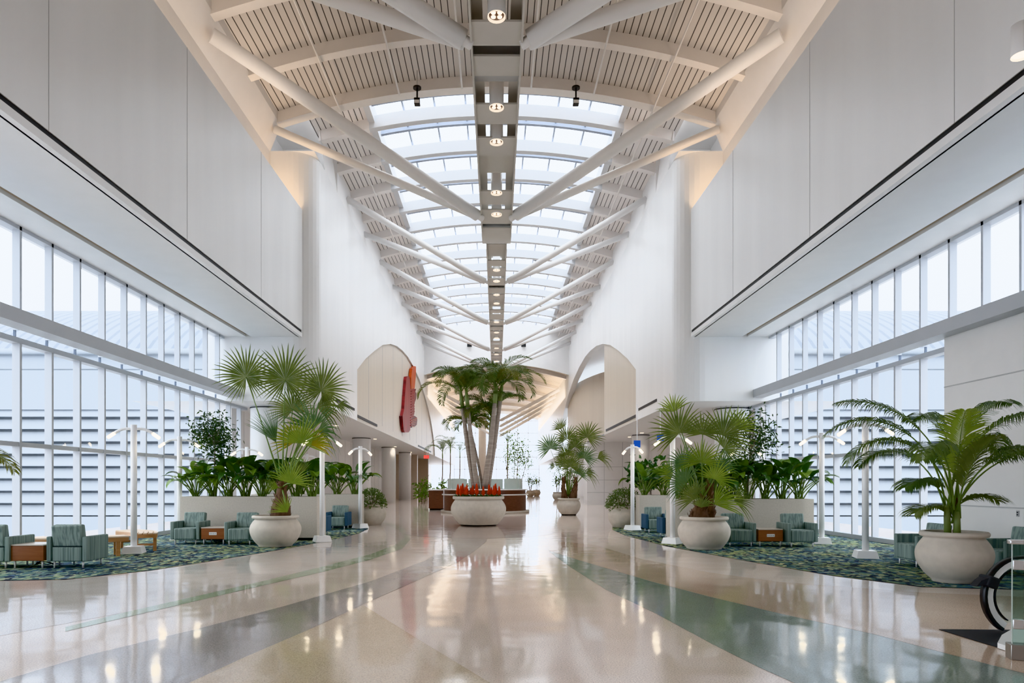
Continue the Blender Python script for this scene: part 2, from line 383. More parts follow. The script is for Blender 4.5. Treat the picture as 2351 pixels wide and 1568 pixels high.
for i, y in enumerate(ribY):
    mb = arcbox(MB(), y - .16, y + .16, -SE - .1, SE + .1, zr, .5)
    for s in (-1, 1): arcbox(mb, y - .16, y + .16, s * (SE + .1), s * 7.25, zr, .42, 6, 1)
    struct('ceiling_beam', mb, ['ribwhite', 'cream_lit'], f'white arched skylight rib, {ORD[i]} behind the deep beam')
mb = MB()
for s in (-1, 1):
    mb.box(s * SE - .13, s * SE + .13, 26.1, YS, zr(SE) + .25, zg(SE) + .12)
struct('trim_1', mb, 'ribwhite', 'white curbs along both sides of the skylight')
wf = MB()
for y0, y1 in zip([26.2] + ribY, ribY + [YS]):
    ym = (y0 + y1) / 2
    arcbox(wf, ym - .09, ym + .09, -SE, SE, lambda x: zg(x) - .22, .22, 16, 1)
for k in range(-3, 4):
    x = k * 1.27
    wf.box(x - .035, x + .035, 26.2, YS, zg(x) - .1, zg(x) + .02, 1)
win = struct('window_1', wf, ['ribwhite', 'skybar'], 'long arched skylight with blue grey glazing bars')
vault(MB(), -SE, SE, 26.15, YS, zg, 12).build('glass', 'glass', win)
# gable at the end of the skylight
mb = MB(); n = 20
for i in range(n):
    a, b = -7.6 + 15.2 * i / n, -7.6 + 15.2 * (i + 1) / n
    zb = lambda x: 13.2 - x * x / 46
    mb.quad((a, YS, zb(a)), (b, YS, zb(b)), (b, YS, zg(b) + .3), (a, YS, zg(a) + .3))
struct('wall_gable', mb, 'wall_plain', 'white arched end wall closing the skylight')

# ---- bulkheads, soffits, fascias, windows, both sides
def ln(k, s, a, b): return (s * a, b)
for s in (-1, 1):
    sd = SIDE[s]
    mb = MB()
    xs = sorted((s * BX, s * (BX + .12)))
    mb.box(xs[0], xs[1], YB, YE + .05, 7.5, 12.15, 0)
    mb.box(*sorted((s * (BX + .02), s * (BX + .3))), YB, YE, 7.4, 7.5, 1)
    mb.box(*sorted((s * BX, s * (BX + .16))), YB, YE + .05, 7.25, 7.4, 0)
    for yj in ((11.4, 16.5, 21.7) if s < 0 else (11.15, 16.3, 21.6)):
        mb.box(*sorted((s * (BX - .004), s * BX)), yj - .008, yj + .008, 7.5, 12.15, 2)
    struct('wall_' + sd, mb, ['wall', 'slot', 'groove'], f'white plaster bulkhead above the {sd} windows with black slot')
    mb = MB()
    mb.box(*sorted((s * (BX + .12), s * 9.42)), YB, YE, 7.25, 7.33)
    mb.box(*sorted((s * 9.62, s * (WX + .3))), YB, YE, 7.25, 7.33)
    mb.box(*sorted((s * 9.40, s * 9.64)), YB, YE, 7.44, 7.5, 1)
    mb.box(*sorted((s * 9.62, s * 9.64)), YB, YE, 7.33, 7.44, 1)
    mb.box(*sorted((s * 9.40, s * 9.42)), YB, YE, 7.33, 7.44, 1)
    struct('ceiling_soffit_' + sd, mb, ['soffit', 'beige'], f'white soffit with recessed curtain pocket over the {sd} windows')
    mb = MB()
    mb.quad((s * BX, YB, 11.5), (s * 8.7, YB, 11.5), (s * 8.7, YE, 11.5), (s * BX, YE, 11.5))
    mb.quad((s * 8.69, YB, 11.5), (s * 8.69, YE, 11.5), (s * 8.69, YE, 14.35), (s * 8.69, YB, 14.35))
    mb.quad((s * 8.69, YB, 14.35), (s * 8.69, YE, 14.35), (s * 8.28, YE, zr(8.3) + .1), (s * 8.28, YB, zr(8.3) + .1))
    mb.quad((s * 8.28, YB, zr(8.3) + .1), (s * 8.28, YE, zr(8.3) + .1), (s * 8.28, YE, zr(8.3) + .7), (s * 8.28, YB, zr(8.3) + .7))
    struct('trim_cove_' + sd, mb, 'cream', f'cream lighting cove and fascia below the ceiling on the {sd}')
    # end wall with its rounded corner and the long arcade wall with the big arch
    mb = MB(); Zb, Zt = 4.78, 14.38
    path = [(11.2, YE), (8.0, YE)] + [(8.0 - 1.0 * math.sin(a), YE + 1.0 - math.cos(a)) for a in [i * PI / 16 for i in range(1, 9)]]
    for (a, b) in zip(path, path[1:]):
        ztop = Zt
        mb.add([(s * a[0], a[1], Zb), (s * b[0], b[1], Zb), (s * b[0], b[1], ztop), (s * a[0], a[1], ztop)], [(0, 1, 2, 3)], 0, a[0] <= 8.0)
    mb.quad((s * 11.2, YE, Zt), (s * 8, YE, Zt), (s * 8, YE + .5, Zt), (s * 11.2, YE + .5, Zt))
    struct('wall_end_' + sd, mb, ['wall'], f'white end wall beside the {sd} windows with rounded corner')
    ARCH = [(34.3, 7.35), (36.5, 8.3), (39.2, 9.25), (42, 10.15), (45.1, 10.85), (48, 11.3), (51, 11.55), (54, 11.65), (57.7, 11.5), (62, 11.1), (66.5, 10.3), (70, 9.35), (73, 8.3), (75.5, 7.0), (77, 5.9), (77.6, Zb)]
    mb = MB()
    x = s * AX
    mb.quad((x, YE + 1, Zb), (x, 34.3, Zb), (x, 34.3, Zt), (x, YE + 1, Zt))
    for (a, b) in zip(ARCH, ARCH[1:]):
        mb.quad((x, a[0], a[1]), (x, b[0], b[1]), (x, b[0], Zt), (x, a[0], Zt))
        mb.add([(x, a[0], a[1]), (x, b[0], b[1]), (x + s * .5, b[0], b[1]), (x + s * .5, a[0], a[1])], [(0, 1, 2, 3)], 1, True)
    mb.quad((x, 34.3, Zb), (x, 34.3, 7.35), (x + s * .12, 34.3, 7.35), (x + s * .12, 34.3, Zb), 1)
    mb.quad((x, 77.6, Zb), (x, YF, Zb), (x, YF, Zt), (x, 77.6, Zt))
    mb.box(*sorted((x - s * .02, x + s * .0)), 29.8, 33.6, 5.2, 5.32, 2)
    struct('wall_arcade_' + sd, mb, ['wall', 'soffit', 'slot', 'groove'], f'long white arcade wall on the {sd} pierced by a big arch')
    # fascia above the arcade wall
    mb = MB()
    for y0, y1, e in ((27.8, YS, 7.22), (YS, YF, 7.1)):
        mb.quad((s * AX, y0, Zt), (s * AX, y1, Zt), (s * e, y1, zr(7.2) + .5), (s * e, y0, zr(7.2) + .5))
    mb.quad((s * 7, YE, Zt), (s * 9.4, YE, Zt), (s * 9.4, 30, Zt), (s * 7, 30, Zt))
    mb.quad((s * 9.4, YE, Zt), (s * 9.4, 30, Zt), (s * 9.4, 30, 16.4), (s * 9.4, YE, 16.4))
    mb.quad((s * 7, 30, Zt), (s * 9.4, 30, Zt), (s * 9.4, 30, 16.4), (s * 7, 30, 16.4))
    mb.quad((s * 7.2, YE, 16.3), (s * 9.4, YE, 16.3), (s * 9.4, 30, 16.3), (s * 7.2, 30, 16.3))
    struct('trim_fascia_' + sd, mb, ['wall_plain'], f'sloping white fascia over the {sd} arcade wall')
    # recess behind the arch
    mb = MB()
    xr = s * (AX + .12)
    if s < 0:
        mb.quad((xr, 34, Zb), (xr, 79, Zb), (xr, 79, 12.2), (xr, 34, 12.2))
        mb.box(*sorted((xr, xr - s * .03)), 34.6, 40.6, 5.0, 5.14, 1)
        mb.box(*sorted((xr, xr - s * .03)), 62, 74, 5.0, 5.14, 1)
        for yj in (38, 42.5, 47, 51.5, 56, 60.5, 65, 69.5): mb.box(*sorted((xr, xr - s * .006)), yj - .02, yj + .02, 5.2, 12, 2)
        struct('wall_recess_left', mb, ['beige', 'slot', 'groove'], 'beige wall inside the left arch behind the red sculpture')
    else:
        mb.quad((xr, 34, Zb), (xr, 45.1, Zb), (xr, 45.1, 12.2), (xr, 34, 12.2))
        mb.quad((xr, 45.1, Zb), (12, 45.1, Zb), (12, 45.1, 12.2), (xr, 45.1, 12.2))
        mb.box(*sorted((xr, xr - s * .03)), 34.6, 44.3, 5.0, 5.14, 1)
        struct('wall_recess_right', mb, ['beige', 'slot'], 'flat beige panel inside the right arch')
        mb = MB(); pts = [(12.5, 45)] + [(12.5 - 5.2 * math.sin(a) , 62 + 16 * (1 - math.cos(a)) - 8) for a in [i * PI / 28 for i in range(0, 15)]]
        for a, b in zip(pts, pts[1:]):
            mb.add([(a[0], a[1], Zb), (b[0], b[1], Zb), (b[0], b[1], 11.1), (a[0], a[1], 11.1)], [(0, 1, 2, 3)], 0, True)
        struct('wall_curved', mb, 'beige', 'curved beige wall seen through the right arch')
        struct('ceiling_alcove', MB().quad((7, 44, 11.8), (13, 44, 11.8), (13, 80, 11.8), (7, 80, 11.8)), 'soffit', 'white alcove ceiling inside the right arch')
        struct('floor_upper', MB().quad((7.1, 44, 4.9), (13, 44, 4.9), (13, 80, 4.9), (7.1, 80, 4.9)), 'soffit', 'upper floor inside the right arch')
    # ground level soffit under the arcade, back wall
    mb = MB(); mb.quad((s * AX, YE + 1, Zb), (s * 14, YE + 1, Zb), (s * 14, YF, Zb), (s * AX, YF, Zb))
    cs = [(8.0, YE)] + [(8.0 - math.sin(a), YE + 1 - math.cos(a)) for a in [i * PI / 16 for i in range(1, 9)]] + [(14, YE + 1), (14, YE)]
    mb.add([(s * a, b, Zb) for a, b in cs], [tuple(range(len(cs)))])
    struct('ceiling_arcade_' + sd, mb, 'soffit', f'white soffit over the {sd} ground level arcade')
    mb = MB()
    if s < 0:
        mb.box(-11.4, -11.1, 28.6, YF, 0, Zb)
        for yj in range(30, 80, 2): mb.box(-11.1, -11.095, yj - .02, yj + .02, 0, Zb, 1)
        for y in (74, 86): mb.box(-11.0, -8.6, y, y + .5, 0, Zb, 2)
    else:
        mb.box(11.1, 11.4, 28.6, YF, 0, Zb)
        mb.box(6.9, 11.1, 52.0, 54, 0, Zb, 0)
        for z in (.95, 1.9, 2.9): mb.box(6.9, 11.1, 51.99, 52.0, z - .015, z + .015, 1)
        for xx in (8.2, 9.6): mb.box(xx - .015, xx + .015, 51.99, 52.0, 0, Zb, 1)
    struct('wall_ground_' + sd, mb, ['wall_plain', 'groove', 'beige'], f'panelled ground level wall behind the {sd} arcade')
# columns
for (s, y, x, r, lab) in [(-1, 28.3, -9.45, .72, 'wide round white column by the left windows'), (-1, 47, -9.3, .62, 'first round white column under the left arcade'), (-1, 58.8, -9.3, .6, 'second round white column under the left arcade'), (-1, 68.5, -9.2, .6, 'third round white column under the left arcade'),
        (1, 28.6, 9.85, .68, 'wide round white column by the right windows'), (1, 44, 6.9 + 2.4, .55, 'round white column under the right arcade')]:
    mb = MB(); mb.lathe([(r, 0), (r, 4.70)], 36, 0, (x, y, 0)); mb.lathe([(r + .02, 4.70), (r + .02, 4.735)], 36, 1, (x, y, 0)); mb.lathe([(r, 4.735), (r, 4.78)], 36, 0, (x, y, 0))
    struct('column', mb, ['wall', 'slot'], lab)
# windows
def windows(s):
    sd = SIDE[s]; xi = WX - .17
    y1low = 28.6; pitch = 1.076
    first = 15.03 if s < 0 else 14.73
    ys = [first + pitch * i for i in range(-21, 14)]
    lim = 15.55 if s > 0 else -99
    mb = MB()
    for y in ys:
        if y < YE - .1 and y > YB:
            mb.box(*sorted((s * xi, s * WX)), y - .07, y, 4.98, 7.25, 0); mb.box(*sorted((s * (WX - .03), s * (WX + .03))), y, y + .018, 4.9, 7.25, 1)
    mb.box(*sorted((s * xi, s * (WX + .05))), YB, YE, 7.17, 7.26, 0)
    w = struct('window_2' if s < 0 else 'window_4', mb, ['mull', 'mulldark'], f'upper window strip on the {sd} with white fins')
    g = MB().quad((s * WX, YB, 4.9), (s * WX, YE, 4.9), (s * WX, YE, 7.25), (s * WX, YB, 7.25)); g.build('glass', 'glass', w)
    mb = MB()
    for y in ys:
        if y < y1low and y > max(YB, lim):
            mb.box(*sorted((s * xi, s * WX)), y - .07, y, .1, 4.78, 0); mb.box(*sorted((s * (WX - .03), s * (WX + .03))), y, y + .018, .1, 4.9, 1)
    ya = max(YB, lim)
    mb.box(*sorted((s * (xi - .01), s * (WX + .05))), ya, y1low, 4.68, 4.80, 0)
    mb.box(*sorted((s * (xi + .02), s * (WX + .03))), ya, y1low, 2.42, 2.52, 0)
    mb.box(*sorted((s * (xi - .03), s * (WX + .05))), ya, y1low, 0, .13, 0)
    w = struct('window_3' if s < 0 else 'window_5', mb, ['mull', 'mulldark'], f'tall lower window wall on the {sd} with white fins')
    g = MB().quad((s * WX, ya, .1), (s * WX, y1low, .1), (s * WX, y1low, 4.98), (s * WX, ya, 4.98)); g.build('glass', 'glass', w)
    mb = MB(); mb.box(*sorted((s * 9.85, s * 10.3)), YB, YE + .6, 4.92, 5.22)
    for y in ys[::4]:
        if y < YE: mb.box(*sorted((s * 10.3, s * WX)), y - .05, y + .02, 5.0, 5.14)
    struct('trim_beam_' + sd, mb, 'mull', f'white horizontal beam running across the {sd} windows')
for s in (-1, 1): windows(s)
mb = MB(); mb.box(10.2, 10.7, YB, 15.55, 0, 4.92, 0)
for z in (3.8, 1.13): mb.box(10.19, 10.2, YB, 15.55, z - .012, z + .012, 1)
for y in (8, 11.6): mb.box(10.195, 10.2, y - .008, y + .008, 0, 4.86, 1)
struct('wall_panel', mb, ['wall_plain', 'groove'], 'white panelled wall right of the right windows')
mb = MB().quad((-14, YB, 0), (14, YB, 0), (14, YB, 18), (-14, YB, 18)); struct('wall_back', mb, 'wall_plain', 'plain white wall behind the viewpoint')

# ---- far hall
mb = vault(MB(), -7.2, 7.2, YS, YF + 1, lambda x: 13.6 - x * x / 45, 20); struct('ceiling_far', mb, 'slat_y', 'arched beige ceiling of the far hall')
for i in range(6):
    y = 69 + i * 8
    struct('ceiling_beam', arcbox(MB(), y - .2, y + .2, -7.2, 7.2, lambda x: 13.25 - x * x / 45, .4), 'cream', f'cream arched beam of the far hall, {ORD[i]} from the gable')
mb = MB()
for k in range(9):
    x = -7.2 + 1.8 * k; mb.box(x - .05, x + .05, YF - .1, YF + .1, 0, 13.4)
for k in range(7):
    mb.box(-7.2, 7.2, YF - .1, YF + .1, 2.05 * k - .05, 2.05 * k + .05)
w = struct('window_6', mb, 'mull', 'far bright window wall at the end of the concourse')
MB().quad((-7.2, YF, 0), (7.2, YF, 0), (7.2, YF, 13.4), (-7.2, YF, 13.4)).build('glass', 'glass', w)
mb = MB(); mb.lathe([(.55, 0), (.55, 12.9)], 24, 0, (-2.1, 100, 0)); struct('column', mb, 'wall_plain', 'slim white column in front of the far window wall')

# ---- outside
mb = MB().quad((-120, YB - 60, -4), (120, YB - 60, -4), (120, 190, -4), (-120, 190, -4)); struct('ground_outside', mb, 'facade', 'pale paving outside the windows')
for s in (-1, 1):
    FY = 46.0; mb = MB()
    xa, xb = sorted((s * 14.8, s * 70.0))
    mb.box(xa, xb, FY, FY + .4, 6.62, 10.4, 0)
    mb.box(xa, xb, FY - .03, FY, 9.28, 9.36, 1)
    mb.box(xa, xb, FY + .5, FY + .7, -4, 7, 1)
    mb.box(xa, xb, FY, FY + .4, -4, -.6, 0)
    rf = MB(); prof = [(FY - .4, 10.45)] + [(FY - .4 + 17 * (i / 10) ** 1.2, 10.45 + 6.2 * math.sin(i * PI / 20)) for i in range(1, 11)]
    for (a, b) in zip(prof, prof[1:]):
        rf.quad((xa, a[0], a[1]), (xb, a[0], a[1]), (xb, b[0], b[1]), (xa, b[0], b[1]))
    bld = thing('opposite_building', f'pale building with curved metal roof and louvres outside the {SIDE[s]} windows', 'building', (0, 0, 0))
    mb.build('facade_wall', ['facade', 'facadedark'], bld)
    rf.build('roof', 'metalroof', bld)
    g = MB(); g.tube([(xa, FY - .35, 10.45), (xb, FY - .35, 10.45)], .2, 10); g.build('gutter', 'facade', bld)
    lv = MB()
    for k in range(9):
        z = -.45 + .83 * k
        lv.add([(xa, FY - .05, z), (xb, FY - .05, z), (xb, FY + .35, z + .62), (xa, FY + .35, z + .62), (xa, FY - .05, z - .06), (xb, FY - .05, z - .06)], [(0, 1, 2, 3), (4, 5, 1, 0)])
    lv.build('louvre_blades', 'facade', bld)
# ================================================================ ROOF STRUTS, LIGHT SPINE
def spine(name, label, y0, y1, w, plates, zb=12.0, hh=.6):
    t = thing(name, label, 'ceiling gantry', (0, (y0 + y1) / 2, zb)); cy = (y0 + y1) / 2
    for sx in (-1, 1):
        mb = MB(); mb.box(*sorted((sx * w, sx * (w - .05))), y0 - cy, y1 - cy, -.05, hh)
        mb.build('side_rail', 'gantry', t)
    for sx in (-1, 1):
        mb = MB(); mb.box(*sorted((sx * w * .52, sx * (w - .05))), y0 - cy, y1 - cy, .40, .44); mb.build('inner_strip', 'gantry', t)
    for (a, b, dz, mt) in plates:
        mb = MB(); mb.box(-w + .05, w - .05, a - cy, b - cy, dz, dz + .05); mb.build('cross_plate', mt, t)
    return t
pl = [(3, 9, 0, 'gantry'), (9, 14.0, .3, 'gantry'), (15.36, 16.2, 0, 'gantry'), (16.0, 17.5, .35, 'groove'), (16.6, 17.4, 0, 'gantry'), (17.3, 18.15, .3, 'groove'), (18.7, 19.73, 0, 'gantry'), (20.5, 21.6, 0, 'gantry'), (21.6, 23.3, .22, 'gantry'),
      (24.25, 25.4, 0, 'gantry'), (25.9, 27.3, 0, 'gantry'), (27.2, 28.7, .3, 'groove'), (27.75, 28.6, 0, 'gantry')]
g1 = spine('light_gantry', 'white boxed light gantry hanging down the middle, nearest and widest part', 3, 28.6, .62, pl)
mb = MB(); n = 8
prof = [(28.6 + 2.0 * math.sin(a), 12.0 + .55 * (1 - math.cos(a))) for a in [i * PI / 16 for i in range(9)]]
for a, b in zip(prof, prof[1:]):
    mb.add([(-.62, a[0] - 15.8, a[1] - 12), (.62, a[0] - 15.8, a[1] - 12), (.62, b[0] - 15.8, b[1] - 12), (-.62, b[0] - 15.8, b[1] - 12)], [(0, 1, 2, 3)], 0, True)
for sx in (-1, 1):
    mb.add([(sx * .62, a - 15.8, z - 12) for a, z in prof] + [(sx * .62, 28.6 - 15.8, .6)], [tuple(range(len(prof) + 1))])
mb.build('rounded_end', 'gantry', g1)
pl = []
for k in range(4):
    o = 30.2 + 9 * k
    pl += [(o, o + 1.6, .2, 'gantry'), (o + 1.6, o + 2.4, .0, 'gantry'), (o + 2.7, o + 4.0, 0, 'gantry'), (o + 4.4, o + 5.6, 0, 'gantry'), (o + 5.5, o + 7.2, .3, 'groove'), (o + 6.1, o + 7.0, 0, 'gantry'), (o + 7.3, o + 8.2, 0, 'gantry'), (o + 8.2, o + 9, .1, 'gantry')]
g2 = spine('light_gantry', 'narrow white light gantry continuing under the skylight behind the wider one', 30.2, 66, .46, pl)
def downlight(r, h, bulbs, label, loc, group):
    t = thing('gantry_downlight', label, 'downlight', loc, 0, group)
    MB().lathe([(r, .0), (r, h)], 24, 0, cap0=False, cap1=True).build('can', 'post', t)
    mb = MB(); mb.lathe([(r * .86, .035), (r, -.012), (r, .02)], 24, 0, cap0=False); mb.build('glowing_rim', 'rimglow', t)
    MB().lathe([(.001, .05), (r * .93, .05)], 24, 0, cap0=False, smooth=False).build('lamp_face', 'downface', t)
    for k in range(bulbs):
        a = PI / 4 + k * PI / 2; MB().lathe([(.001, .03), (r * .24, .035), (r * .26, .05)], 12, 0, (r * .5 * math.cos(a), r * .5 * math.sin(a), 0), cap0=False).build('bulb', 'spot', t)
    return t
d0 = None
for i, y in enumerate((15.1, 18.75, 20.65, 24.25, 26.2)):
    lab = f'white cylinder downlight in the wide gantry, {ORD[i]} from the front'
    if d0 is None: d0 = downlight(.2, 1.1, 4, lab, (0, y, 11.93), 'cylinder downlights along the gantry')
    else: dup(d0, (0, y, 11.93), None, lab)
for i, y in enumerate((33.0, 34.8, 37.3, 39.1, 43.6, 46.6, 48.4, 52, 54.5, 57.5, 60.5, 63.5)):
    dup(d0, (0, y, 11.93), None, f'small downlight in the narrow gantry, {ORD[i]} behind the wide part', None, None, .85)
def strut(a, b, r, label):
    d = (Vector(b) - Vector(a)); t = thing('roof_strut', label, 'strut', a, 0, 'tubular struts between the gantry and the walls')
    MB().tube([(0, 0, 0), d * .985], r, 16).build('tube', 'strut', t)
    e = d.normalized(); mb = MB()
    mb.tube([d * .97, d * 1.01], r * .55, 10); mb.build('gusset', 'strut', t)
    return t
nodes = [(16.1, .66, 12.0, ((12.8, 8.3, 14.9, .23), (16.7, 8.3, 14.9, .19))), (26.4, .62, 11.9, ((20.0, 8.35, 14.75, .22), (25.7, 8.35, 14.95, .15))),
         (35.2, .5, 12.0, ((32.3, 7.1, 15.1, .15), (36.6, 7.1, 15.0, .15))), (44.2, .5, 12.0, ((41.4, 7.1, 15.1, .15), (46.7, 7.1, 15.1, .15))),
         (53, .5, 12.0, ((51, 7.1, 15.1, .15), (56.3, 7.1, 15.1, .15))), (62, .5, 12.0, ((60.5, 7.1, 15.1, .15), (65.2, 7.1, 15.1, .15)))]
for s in (-1, 1):
    for k, (ny, nx, nz, ws) in enumerate(nodes):
        for j, (wy, wx, wz, r) in enumerate(ws):
            strut((s * wx, wy, wz), (s * nx, ny, nz), r, f'{["upper front", "lower rear"][j]} tubular strut of the {ORD[k]} pair on the {SIDE[s]}, counted from the front')
    for k in range(4):
        y = 74 + 5 * k
        strut((s * 6.9, y, 11.9 - .1 * k), (s * .5, y + 12, 9.6 - .3 * k), .2, f'far hall strut on the {SIDE[s]}, {ORD[k]} beyond the gable')
for s in (-1, 1):
    for x, lab in ((1.3, 'inner'), (3.66, 'middle'), (5.95, 'outer')):
        mb = MB(); ye = 25.7 if x < 5 else YS
        mb.tube([(s * x, 6, zr(x) - .1), (s * x, ye, zr(x) - .1)], .035, 8)
        for y in range(8, int(ye), 6):
            mb.tube([(s * x, y, zr(x) - .1), (s * x, y, zc(x))], .015, 6)
        tag(mb.build('sprinkler_pipe', 'cream'), f'thin cream pipe along the ceiling, {lab} one on the {SIDE[s]}', 'pipe')
def camera_unit(x, y, z, top, lab):
    t = thing('hanging_speaker', lab, 'speaker', (x, y, z))
    MB().rbox(-.11, .11, -.12, .12, .04, .26, .02).build('housing', 'black', t)
    MB().box(-.09, .09, -.125, -.12, .05, .17).build('front_panel', 'plate', t)
    mb = MB(); mb.tube([(0, 0, .24), (0, 0, .64)], .03, 8); mb.lathe([(.15, .64), (.15, .70)], 16, 0, cap1=True); mb.build('bracket', 'black', t)
    MB().tube([(0, 0, .7), (0, 0, top - z)], .012, 6).build('drop_rod', 'steel', t)
camera_unit(-2.93, 25.2, 15.55, zc(2.9), 'small black speaker hanging left of the gantry before the skylight')
camera_unit(2.93, 25.2, 15.55, zc(2.9), 'small black speaker hanging right of the gantry before the skylight')
camera_unit(-3.0, 49, 17.0, zg(3) - .3, 'small black speaker hanging under the skylight on the left')
camera_unit(2.8, 49, 17.0, zg(3) - .3, 'small black speaker hanging under the skylight on the right')
for s in (-1, 1):
    t = thing('wall_speaker', f'small square speaker on the skylight gable, {SIDE[s]} of the gantry', 'speaker', (s * 2.6, YS - .15, 15.0))
    MB().rbox(-.22, .22, -.15, .14, -.2, .2, .02).build('housing', 'black', t); MB().lathe([(.001, 0), (.1, 0)], 12, 0, cap0=False).build('cone', 'plate', t).rotation_euler = (PI / 2, 0, 0)
    t.children[-1].location = (0, -.16, 0)
# downlights under the arcade soffits
dl = None
for (x, y, lab) in [(-8.75, 37.2, 'first from the front under the left arcade'), (-8.6, 48.3, 'second under the left arcade'), (-8.65, 58.3, 'third under the left arcade'), (-8.6, 68.5, 'fourth under the left arcade'), (9.05, 42.5, 'nearer one under the right arcade'), (9.0, 46.2, 'farther one under the right arcade')]:
    lab = 'small round recessed downlight, ' + lab
    if dl is None:
        dl = thing('recessed_downlight', lab, 'downlight', (x, y, 4.775), 0, 'recessed downlights')
        MB().lathe([(.10, 0), (.16, -.01), (.17, .0)], 20, 0, cap0=False).build('trim_ring', 'post', dl)
        MB().lathe([(.001, -.004), (.11, -.004)], 20, 0, cap0=False).build('lens', 'spot', dl)
    else: dup(dl, (x, y, 4.775), None, lab)
t = thing('cylinder_downlight', 'white cylinder downlight at the top right near the right bulkhead', 'downlight', (7.12, 9.25, 7.4))
MB().lathe([(.125, 0), (.125, .42)], 28, 0, cap0=False, cap1=True).build('can', 'post', t)
MB().lathe([(.001, .03), (.12, .03)], 24, 0, cap0=False).build('lens', 'spot', t)
MB().box(0, .36, -.03, .03, .3, .36).build('wall_arm', 'post', t)
# ================================================================ SCULPTURE ON THE LEFT ARCH WALL
def sc(pts):  # zoomed silhouette -> (Y, Z) on the wall plane
    o = []
    for x, y in pts:
        px, py = 900 + x * .1212, 820 + y * .1212
        Y = KF * 7.0 / (VX - px); o.append((Y, EYE - (py - HZ) * Y / KF))
    return o
sv = thing('wall_sculpture', 'tall red and orange weathered wood sculpture on the beige wall of the left arch', 'sculpture', (-7.12, 55, 4.9))
TS = Matrix(((0, 0, 1, 0), (1, 0, 0, -55), (0, 1, 0, -4.9), (0, 0, 0, 1)))
def slab(nm, pts, d0, d1, mt, par=None):
    mb = MB(); mb.prism(sc(pts), d1 - d0, 0, Matrix.Translation((d0, 0, 0)) @ TS); return mb.build(nm, mt, par or sv)
slab('body_panel', [(245, 430), (255, 370), (300, 360), (318, 420), (330, 600), (400, 580), (405, 640), (400, 900), (405, 1040), (385, 1120), (330, 1190), (322, 1380), (290, 1425), (215, 1425), (195, 1370), (180, 1200), (175, 1120), (205, 980), (220, 740)], 0, .22, 'sculpt_red')
slab('dark_edge', [(165, 1120), (200, 1080), (215, 1360), (195, 1370), (180, 1290)], 0, .12, 'sculpt_dark')
slab('orange_tail', [(330, 390), (350, 220), (400, 170), (425, 180), (420, 380), (400, 590), (330, 600)], .04, .26, 'sculpt_or')
slab('side_fin', [(400, 690), (450, 600), (440, 660), (460, 680), (455, 780), (420, 880), (405, 930)], .02, .14, 'sculpt_dark')
slab('lower_fin', [(385, 1110), (430, 1110), (470, 1140), (480, 1190), (470, 1280), (440, 1310), (400, 1290), (380, 1335), (330, 1320), (335, 1190)], .02, .12, 'sculpt_dark')
for k in range(5):
    slab('fin_ray', [(345 + 4 * k, 1200 + 24 * k), (470 - 14 * k, 1150 + 42 * k), (472 - 14 * k, 1158 + 42 * k), (347 + 4 * k, 1210 + 24 * k)], .12, .16, 'sculpt_or')
for k in range(14):
    yy = 640 + 50 * k; x0 = 330 - (10 if yy > 1100 else 0); slab('ridge_bar', [(x0, yy), (400 - max(0, yy - 1050) * .25, yy - 18), (400 - max(0, yy - 1050) * .25, yy - 6), (x0, yy + 12)], .22, .27, 'sculpt_red')

# ================================================================ SEATING
def armchair(label, loc, rz, group=None, arms='teal'):
    t = thing('armchair', label, 'armchair', loc, rz, group)      # faces local -Y
    mb = MB(); mb.rbox(-.285, .285, -.385, .30, .13, .43, .035); mb.box(-.27, .27, -.36, .28, .118, .14, 0); mb.build('seat', 'teal', t)
    mb = MB(); T = Matrix.Translation((0, .245, .415)) @ Matrix.Rotation(-.16, 4, 'X'); mb.rbox(-.283, .283, -.075, .085, .0, .41, .03, 0, T)
    mb.build('backrest', 'teal', t)
    mb = MB(); mb.rbox(-.275, .275, .27, .355, .13, .40, .015); mb.box(-.27, .27, .31, .35, .40, .412, 1); mb.build('back_panel', ['teal', 'seam'], t)
    for sx in (-1, 1):
        MB().rbox(*sorted((sx * .292, sx * .385)), -.36, .365, .13, .60, .018).build('armrest', arms, t)
        for y in (-.30, .29):
            MB().tube([(sx * .27, y, 0), (sx * .27, y, .135)], .018, 10).build('leg', 'leg', t)
    return t
def clone_chair(src, label, loc, rz, group=None): return dup(src, loc, rz, label, group)
G1 = 'teal armchairs in the seating areas'
c0 = armchair('teal striped armchair seen from behind at the left front of the carpet', (-8.12, 13.25, .006), PI, G1)
clone_chair(c0, 'teal armchair cut off by the left edge of the photo, beside the cherry table', (-9.55, 13.2, .006), PI)
clone_chair(c0, 'teal armchair at the window end of the long left planter', (-8.2, 18.3, .006), 0)
clone_chair(c0, 'teal armchair partly hidden behind the big pot on the left carpet', (-6.72, 18.15, .006), 0)
clone_chair(c0, 'teal armchair just right of the big pot on the right carpet', (6.2, 17.65, .006), 0)
clone_chair(c0, 'teal armchair at the window end of the right planter beside a lamp post', (7.72, 17.55, .006), 0)
clone_chair(c0, 'teal armchair turned sideways behind the big pot at the far right', (8.35, 13.35, .006), -PI / 2)
clone_chair(c0, 'teal armchair at the right edge of the photo behind the escalator', (9.15, 12.15, .006), -PI / 2)
c1 = armchair('teal armchair with blue arms before the rear left planter', (-5.6, 24.2, .006), 0, 'armchairs with blue arms', 'blue')
clone_chair(c1, 'armchair with blue arms before the rear right planter', (5.25, 22.6, .006), 0)
clone_chair(c1, 'blue armed armchair mostly hidden behind the right end of the front left planter', (-5.62, 21.3, .006), PI)
clone_chair(c1, 'blue armed armchair mostly hidden behind the left end of the front right planter', (5.25, 20.4, .006), PI)
